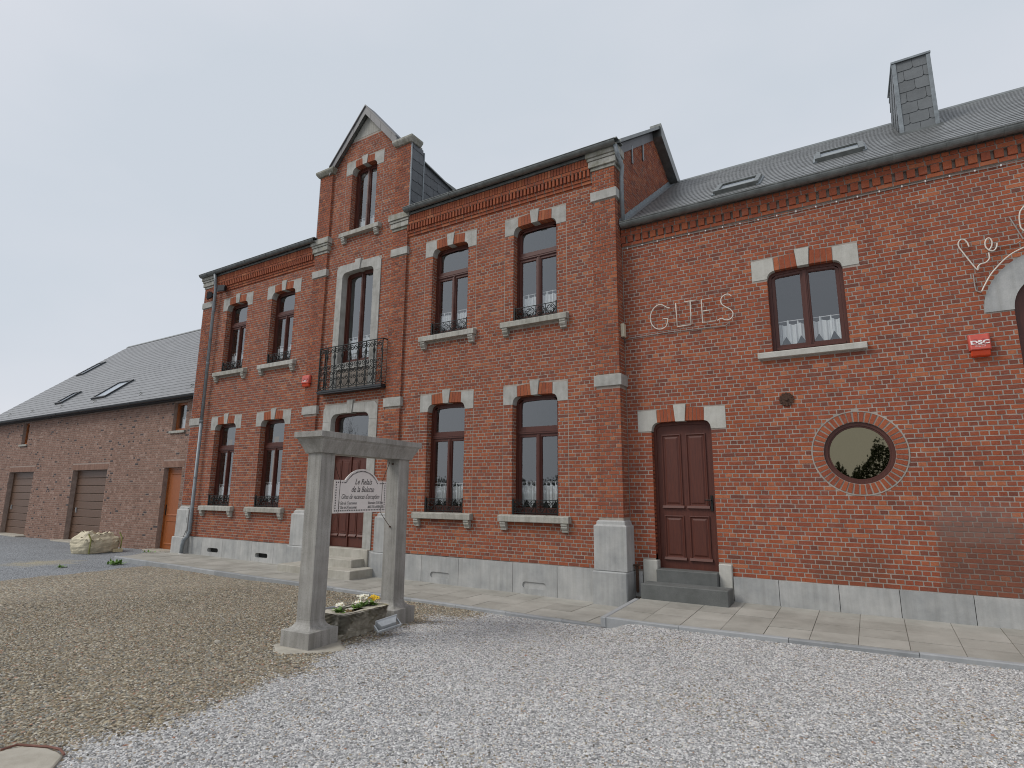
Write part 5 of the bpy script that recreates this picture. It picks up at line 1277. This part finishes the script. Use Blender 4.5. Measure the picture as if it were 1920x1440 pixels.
sign = thing('hanging_sign', 'white arched sign board with dotted border wired between the portal pillars', 'sign', (-5.962, -4.966, 0), rot=(0, 0, GA))
v0, v1, vb, vt, vm_, va0, va1, vtop = .245, 1.280, -.27, .160, .766, .436, 1.098, .318
arc = []
hwid = (va1-va0)/2; ris = vtop-vt; Rr = (hwid*hwid+ris*ris)/(2*ris); ang = math.asin(hwid/Rr)
def bord(ins):
    P_ = [(v0+ins, vb+ins), (v1-ins, vb+ins), (v1-ins, vt-ins), (va1+ins*.2, vt-ins)]
    r_ = Rr-ins; a_ = math.asin(min(1, (hwid+ins*.2)/Rr)) if ins == 0 else math.acos((vt-ins-(vtop-Rr))/r_)
    P_ += [(vm_+r_*math.sin(a_*(1-2*k/14)), vtop-Rr+r_*math.cos(a_*(1-2*k/14))) for k in range(15)]
    return P_+[(va0-ins*.2, vt-ins), (v0+ins, vt-ins)]
m = MB(); m.plate([(a_, b_) for a_, b_ in bord(0)], [], -.008, .008, back=True)
brd = m.build('board', M_WHITE, sign); brd.rotation_euler = (0, 0, math.pi/2)      # board's X runs along the portal, its front faces the yard
bp = bord(.032); q = MB(); acc = 0; step_ = .034
for a_, b_ in zip(bp, bp[1:]+bp[:1]):
    L_ = math.hypot(b_[0]-a_[0], b_[1]-a_[1]); n_ = max(1, round(L_/step_)); 
    if L_ < step_*.9:
        acc += L_
        if acc < step_*.85: continue
        acc = 0; n_ = 1
    for k in range(n_):
        x_, z_ = a_[0]+(b_[0]-a_[0])*k/n_, a_[1]+(b_[1]-a_[1])*k/n_; q.box(x_-.0085, x_+.0085, -.0105, -.0085, z_-.0085, z_+.0085)
tag(q.build('border_dots', M_INK, brd), kind='stuff')
TR = (R(90), 0, 0)
for s_, sz, x_, z_, sx_, al in (('Le Relais', .112, .790, .108, .84, 'CENTER'), ('de la Belette', .112, .785, .005, .80, 'CENTER'), ('Gîtes de vacances d\'exception', .094, .755, -.088, .66, 'CENTER'),
        ('1 Gîte de 15 personnes', .058, .335, -.160, .62, 'LEFT'), ('1 Gîte de 24 personnes', .058, .335, -.216, .62, 'LEFT'), ('Réservation : DUVIL René', .05, 1.215, -.158, .58, 'RIGHT'), ('060/37.77.07 ou 0473/64.13.83', .05, 1.225, -.214, .52, 'RIGHT')):
    text(s_, sz, M_INK, brd, (x_, -.0095, z_), TR, shear=.35, sx=sx_, align=al, bold=.0005 if sz > .1 else 0)
for (a_, b_), (c_, d_) in (((.19, .470), (.345, .155)), ((1.345, .45), (1.193, .155)), ((.335, -.265), (.21, -.45)), ((1.175, -.265), (GS-.125, -.49))):
    m = MB(); m.tube([(0, a_+(c_-a_)*k/6, b_+(d_-b_)*k/6-.006*math.sin(math.pi*k/6)) for k in range(7)], .0042, 5); m.build('wire', M_RUST, sign)
for v_ in (.345, 1.193):
    m = MB(); m.tube([(.0115, v_, .155), (.0115, v_-.01 if v_ < 1 else v_-.018, -.265)], .0028, 5); m.build('wire', M_RUST, sign)
# trough, its plants and the two yard lights
tro = thing('stone_trough', 'mossy old stone trough planted with flowers between the portal pillars', 'trough', (-5.962, -4.966, -1.80), rot=(0, 0, GA))
def rr_(u0, u1, w0, w1, z, r=.05):
    P_ = []
    for cu, cv, a_ in ((u1-r, w0+r, -90), (u1-r, w1-r, 0), (u0+r, w1-r, 90), (u0+r, w0+r, 180)):
        for k in range(5): t_ = R(a_+90*k/4); P_.append((cu+r*math.cos(t_), cv+r*math.sin(t_), z))
    return dens_(P_)
def dens_(P_):
    o_ = []
    for a_, b_ in zip(P_, P_[1:]+P_[:1]):
        L_ = math.dist(a_, b_); n_ = max(1, int(L_/.05))
        o_ += [tuple(a_[j]+(b_[j]-a_[j])*k/n_ for j in range(3)) for k in range(n_)]
    return o_
m = MB(); rings = []
for k in range(21):
    t_ = k/20; e = .13*(1-t_)**1.3
    rings.append([(p[0]+.030*mnoise.noise(Vector((p[0]*9, p[1]*9, p[2]*9)))+.012*mnoise.noise(Vector((p[0]*18, p[1]*18, p[2]*14))), p[1]+.02*mnoise.noise(Vector((p[0]*12+3, p[1]*9, p[2]*12))), p[2]+.012*mnoise.noise(Vector((p[0]*8+7, p[1]*8, 1)))) for p in rr_(-.16+e*.6, .30-e, .255+e*.5, 1.17-e*.3, -.02+.325*t_, .07)])
nr_ = len(rings[0]); cxy = (.07, .71)
for s_, z_ in ((.965, .312), (.80, .308), (.76, .25)):
    rings.append([(cxy[0]+(p[0]-cxy[0])*s_, cxy[1]+(p[1]-cxy[1])*(1-(1-s_)*.45), z_+random.uniform(-.004, .004)) for p in rings[20]])
m.loops(rings, cap1=False); m.build('basin', M_TROUGH, tro)
m = MB(); g_ = 9; 
for i in range(g_):
    for j in range(18):
        f_ = lambda a_, b_: (-.11+.36*a_/g_, .315+.80*b_/18, .262+.014*math.sin(a_*2.1+b_*1.7)+.01*math.cos(b_*2.3))
        m.quad([f_(i, j), f_(i+1, j), f_(i+1, j+1), f_(i, j+1)])
m.build('soil', M_SOIL, tro, smooth=True)
def g2w(u, v, z): return (-5.962+u*math.cos(GA)-v*math.sin(GA), -4.966+u*math.sin(GA)+v*math.cos(GA), z)
def leaf(m, c, a_, L_, w_, tilt, curl=.5):
    d = Vector((math.cos(a_), math.sin(a_), 0)); s_ = Vector((-math.sin(a_), math.cos(a_), 0)); up_ = Vector((0, 0, 1)); c = Vector(c); P_ = []
    for k in range(4):
        t_ = k/3; p = c+d*L_*t_*math.cos(tilt)+up_*(L_*t_*math.sin(tilt)-curl*L_*t_*t_*.5); ww = w_*(.35, 1, .85, .12)[k]
        P_.append((p-s_*ww/2+up_*.004, p+s_*ww/2+up_*.004))
    for k in range(3): m.quad([tuple(P_[k][0]), tuple(P_[k][1]), tuple(P_[k+1][1]), tuple(P_[k+1][0])])
def flower(m1, m2, c, r):
    c = Vector(c); n_ = Vector((random.uniform(-.5, .7), random.uniform(-.9, 0), 1)).normalized(); a_ = n_.cross(Vector((1, 0, 0))).normalized(); b_ = n_.cross(a_)
    for k in range(5):
        t_ = 2*math.pi*k/5; e = lambda q_, rr: c+(a_*math.cos(q_)+b_*math.sin(q_))*rr
        m1.quad([tuple(c), tuple(e(t_-.55, r*.8)), tuple(e(t_, r)+n_*r*.15), tuple(e(t_+.55, r*.8))])
    m2.quad([tuple(c+n_*.003+(a_*math.cos(2*math.pi*k/6)+b_*math.sin(2*math.pi*k/6))*r*.22) for k in range(6)])
def plant(name, label, u, v, z, rad, nl, nf, pm, cm, hgt=.09):
    t = thing(name, label, 'plant', g2w(u, v, z)); m = MB()
    for k in range(nl): leaf(m, (random.uniform(-.02, .02), random.uniform(-.02, .02), 0), random.uniform(0, 6.28), rad*random.uniform(.8, 1.4), rad*.52, random.uniform(.1, .9))
    m.build('leaves', M_LEAF, t)
    for k in range(nf):
        m1, m2 = MB(), MB(); flower(m1, m2, (0, 0, 0), .031*random.uniform(.85, 1.15)); o_ = m1.build('flower', pm, t, loc=(random.gauss(0, rad*.30), random.gauss(0, rad*.30), hgt+random.uniform(-.02, .02))); m2.build('flower_eye', cm, o_)
plant('primrose', 'white flowering primrose at the near left end of the stone trough', .06, .42, -1.505, .105, 22, 7, M_PETALW, M_PETALY)
plant('primrose', 'largest white primrose toward the far end of the trough', .02, .90, -1.505, .10, 22, 14, M_PETALW, M_PETALY, .12)
plant('primrose', 'small cream primrose in the middle of the trough', .05, .74, -1.505, .08, 18, 4, M_PETALW, M_PETALY, .07)
plant('pansy', 'bright yellow pansy beside the largest white primrose', .08, 1.03, -1.505, .095, 18, 13, M_PETALY, M_SOIL, .09)
t = thing('shrivelled_plant', 'low russet leaved plant on the bare soil of the trough', 'plant', g2w(.05, .60, -1.535)); m = MB()
for k in range(22): leaf(m, (random.uniform(-.04, .04), random.uniform(-.04, .04), 0), random.uniform(0, 6.28), .06, .03, random.uniform(.1, 1))
m.build('leaves', M_DRY, t)
def yard_light(label, loc, rot):
    t = thing('floodlight', label, 'floodlight', loc, 'grey halogen floodlights lighting the sign', rot)
    m = MB(); m.loops([[(-.15, -.08, .035), (.15, -.08, .035), (.15, .08, .035), (-.15, .08, .035)], [(-.15, -.08, .02), (.15, -.08, .02), (.15, .08, .02), (-.15, .08, .02)], [(-.138, -.07, .02), (.138, -.07, .02), (.138, .07, .02), (-.138, .07, .02)], [(-.10, -.045, -.06), (.10, -.045, -.06), (.10, .045, -.06), (-.10, .045, -.06)]]); m.build('lamp_head', M_GREYPL, t, bevel=.004)
    m = MB(); m.quad([(-.13, -.065, .037), (.13, -.065, .037), (.13, .065, .037), (-.13, .065, .037)]); m.build('lamp_glass', M_GLASS, t)
    m = MB(); m.box(-.165, -.15, -.015, .015, -.08, .03); m.box(.15, .165, -.015, .015, -.08, .03); m.box(-.165, .165, -.015, .015, -.095, -.08); m.build('bracket', M_GREYPL, t)
yard_light('grey floodlight leaning on the gravel at the front of the stone trough', (-5.50, -4.13, -1.665), (R(-62), R(-10), R(68)))
yard_light('grey floodlight half hidden behind the near end of the stone trough', (-6.36, -4.30, -1.60), (R(58), R(0), R(82)))
t = thing('fieldstone', 'pale loose stone lying on the brown gravel left of the portal', 'stone', (-6.9, -5.55, -1.80)); m = MB()
m.loops([[(.055*math.cos(2*math.pi*k/9)*s_*(1+.15*math.sin(k*2)), .03*math.sin(2*math.pi*k/9)*s_, z_) for k in range(9)] for s_, z_ in ((.8, -.01), (1, .015), (.7, .035))]); m.build('stone_body', M_CONC, t, bevel=.003)

# ================================================================== BULK BAG, block, slab, weeds
bag = thing('bulk_bag', 'slumped white bulk bag of sand lying on the gravel before the garages', 'bag', (-20.95, -.92, -1.90), rot=(0, 0, R(12)))
m = MB(); nu, nv = 26, 14; rings = []
for i in range(nv+1):
    t_ = i/nv; z_ = .56*t_; ring = []
    for k in range(nu*2):
        a_ = 2*math.pi*k/(nu*2); ex = .62; cu, su = math.cos(a_), math.sin(a_)
        x_ = .44*math.copysign(abs(cu)**ex, cu); y_ = .56*math.copysign(abs(su)**ex, su)
        bul = 1+.10*math.sin(math.pi*min(1, t_*1.15))-.30*max(0, t_-.72)/.28
        f_ = .05*mnoise.noise(Vector((x_*5, y_*5, z_*9)))+.035*mnoise.noise(Vector((x_*11, y_*9, z_*16)))
        top_ = (.10*mnoise.noise(Vector((x_*3+2, y_*3, 1)))-.10*su*.6)*t_*t_
        ring.append((x_*bul*(1+f_), y_*bul*(1+f_), z_+top_+f_*t_*.6))
    rings.append(ring)
m.loops(rings, cap1=False); c_ = rings[-1]
r2 = [[(p[0]*s_+.02*mnoise.noise(Vector((p[0]*9, p[1]*9, s_*5))), p[1]*s_, p[2]+.05*mnoise.noise(Vector((p[0]*7*s_, p[1]*7*s_, 3)))*2-d_) for p in c_] for s_, d_ in ((1, 0), (.85, -.02), (.6, .05), (.35, .08), (.1, .06))]
m.loops(r2, cap0=False); m.build('woven_body', M_BAG, bag, smooth=False)
m = MB()
for k in range(4):   # the loose flap folded over the top
    pass
n_ = 22
def flap(i, j): 
    u_, w_ = i/n_, j/8
    return (.47-.42*w_+.03*math.sin(u_*17+w_*3), -.55+1.02*u_, .50+.10*math.sin(u_*9+w_*4)*w_+.06*math.sin(u_*23)*(1-w_)-.16*(1-w_)+.05*math.sin(w_*9+u_*5))
for i in range(n_):
    for j in range(8): m.quad([flap(i, j), flap(i+1, j), flap(i+1, j+1), flap(i, j+1)])
m.build('folded_flap', M_BAG, bag, smooth=True)
for y_ in (-.50, .48):
    m = MB(); m.tube([(.47, y_, .0), (.51, y_-.02, .2), (.49, y_, .42), (.36, y_, .58)], .022, 5); m.build('lifting_strap', M_STRAP, bag)
t = thing('wood_block', 'short pale wooden block beside the bulk bag', 'wood block', (-20.42, -.50, -1.90), rot=(0, 0, R(70))); m = MB(); m.box(-.13, .13, -.06, .06, 0, .10); m.build('block', M_PALEWOOD, t, bevel=.006)
t = thing('concrete_slab', 'broken concrete slab level with the gravel at the lower left corner', 'slab', (-5.0, -8.2, -1.80))
rg = [(x_+5.0, y_+8.2) for x_, y_ in [(-5.294, -8.229), (-5.306, -8.111), (-5.298, -8.025), (-5.225, -7.968), (-5.096, -7.915), (-4.965, -7.90), (-4.872, -7.91), (-4.74, -8.01), (-4.523, -8.2), (-4.634, -8.419), (-5.223, -8.407)]]
m = MB(); m.loops([[(p[0], p[1], -.06) for p in rg], [(p[0], p[1], .016) for p in rg], [(p[0]*.97, p[1]*.97, .022) for p in rg]]); m.build('slab_top', M_CONC, t)
m = MB(); m.tube([(p[0]*1.02, p[1]*1.03, .028+.006*math.sin(i_*2)) for i_, p in enumerate(rg[1:7])], .008, 6); m.build('rusty_hoop', M_HOOP, t)
def weed(label, loc, r, n_):
    t = thing('weed', label, 'plant', loc, 'small weeds at the pavement edge'); m = MB()
    for k in range(n_): leaf(m, (random.gauss(0, r*.4), random.gauss(0, r*.4), 0), random.uniform(0, 6.28), r*random.uniform(.5, 1), r*.28, random.uniform(.3, 1.2), .3)
    m.build('leaves', M_LEAF, t)
weed('largest green weed at the outer end corner of the pavement', (-17.05, -2.1, -1.90), .20, 40)
weed('small green weed in the gravel below the orange door step', (-18.9, -.35, -1.89), .17, 30)
weed('low grassy tuft on the sandy patch left of the pavement end', (-17.4, -3.15, -1.90), .13, 26)
weed('tiny green weed beside the orange door step', (-19.0, .12, -1.89), .10, 16)
# ================================================================== ACROSS THE YARD, behind the camera: what the panes mirror
M_BARK = simple('bark', (.05, .042, .035), .9, 0, .3, 20); M_HEDGE = simple('hedge_leaf', (.045, .06, .028), .8, 0, .5, 3)
def bare_tree(label, x, y, h, seed):
    rnd = random.Random(seed); t = thing('bare_tree', label, 'tree', (x, y, -1.85), 'bare trees across the yard'); m = MB()
    def br(p, d, L_, r, lv):
        pts = [p]; 
        for k in range(4): d = (d+Vector((rnd.uniform(-.2, .2), rnd.uniform(-.2, .2), rnd.uniform(-.05, .15)))).normalized(); p = p+d*L_/4; pts.append(p)
        m.tube(pts, r, 4 if lv > 1 else 6, r*.55)
        if lv < 5:
            for k in range(3 if lv < 4 else 2):
                q_ = pts[rnd.choice((2, 3, 4))]; a_ = rnd.uniform(0, 6.28); nd_ = (d+Vector((math.cos(a_), math.sin(a_), .25))*rnd.uniform(.5, 1)).normalized(); br(q_, nd_, L_*rnd.uniform(.6, .78), r*.5, lv+1)
    br(Vector((0, 0, 0)), Vector((0, 0, 1)), h*.36, h*.022, 0); m.build('trunk', M_BARK, t)
bare_tree('bare winter tree across the yard, opposite the front door', -45, -33, 12, 1); bare_tree('bare winter tree behind the camera, nearer the wing', -9, -40, 9, 5); bare_tree('bare tree mirrored low in the round window', 14, -33, 6, 9)
hg = thing('hedge', 'dark trimmed hedge closing the far side of the yard', 'hedge', (0, -38, -1.85)); m = MB()
m.box(-45, 12, -.35, .35, 0, 1.9)
for k in range(26000):
    x_ = random.uniform(-45, 12) if k % 3 else random.uniform(-5, 6); hh = 3.0+1.3*nzf(x_, 0, .35)+.8*nzf(x_, 0, 1.3, 4)+1.9*math.exp(-((x_-1.8)/2.2)**2)+.9*math.exp(-((x_+2)/3)**2); z_ = hh*(random.random()**.55)*(1+.12*random.random()**4); y_ = random.uniform(-.6, .6); s_ = random.uniform(.04, .10); a_ = random.uniform(0, 6.28); dx, dy = math.cos(a_)*s_, math.sin(a_)*s_
    m.quad([(x_-dx, y_-dy, z_-s_*.4), (x_+dx*.2, y_+dy*.2, z_-s_), (x_+dx, y_+dy, z_+s_*.3), (x_-dx*.1, y_, z_+s_)])
tag(m.build('foliage', M_HEDGE, hg), kind='stuff')
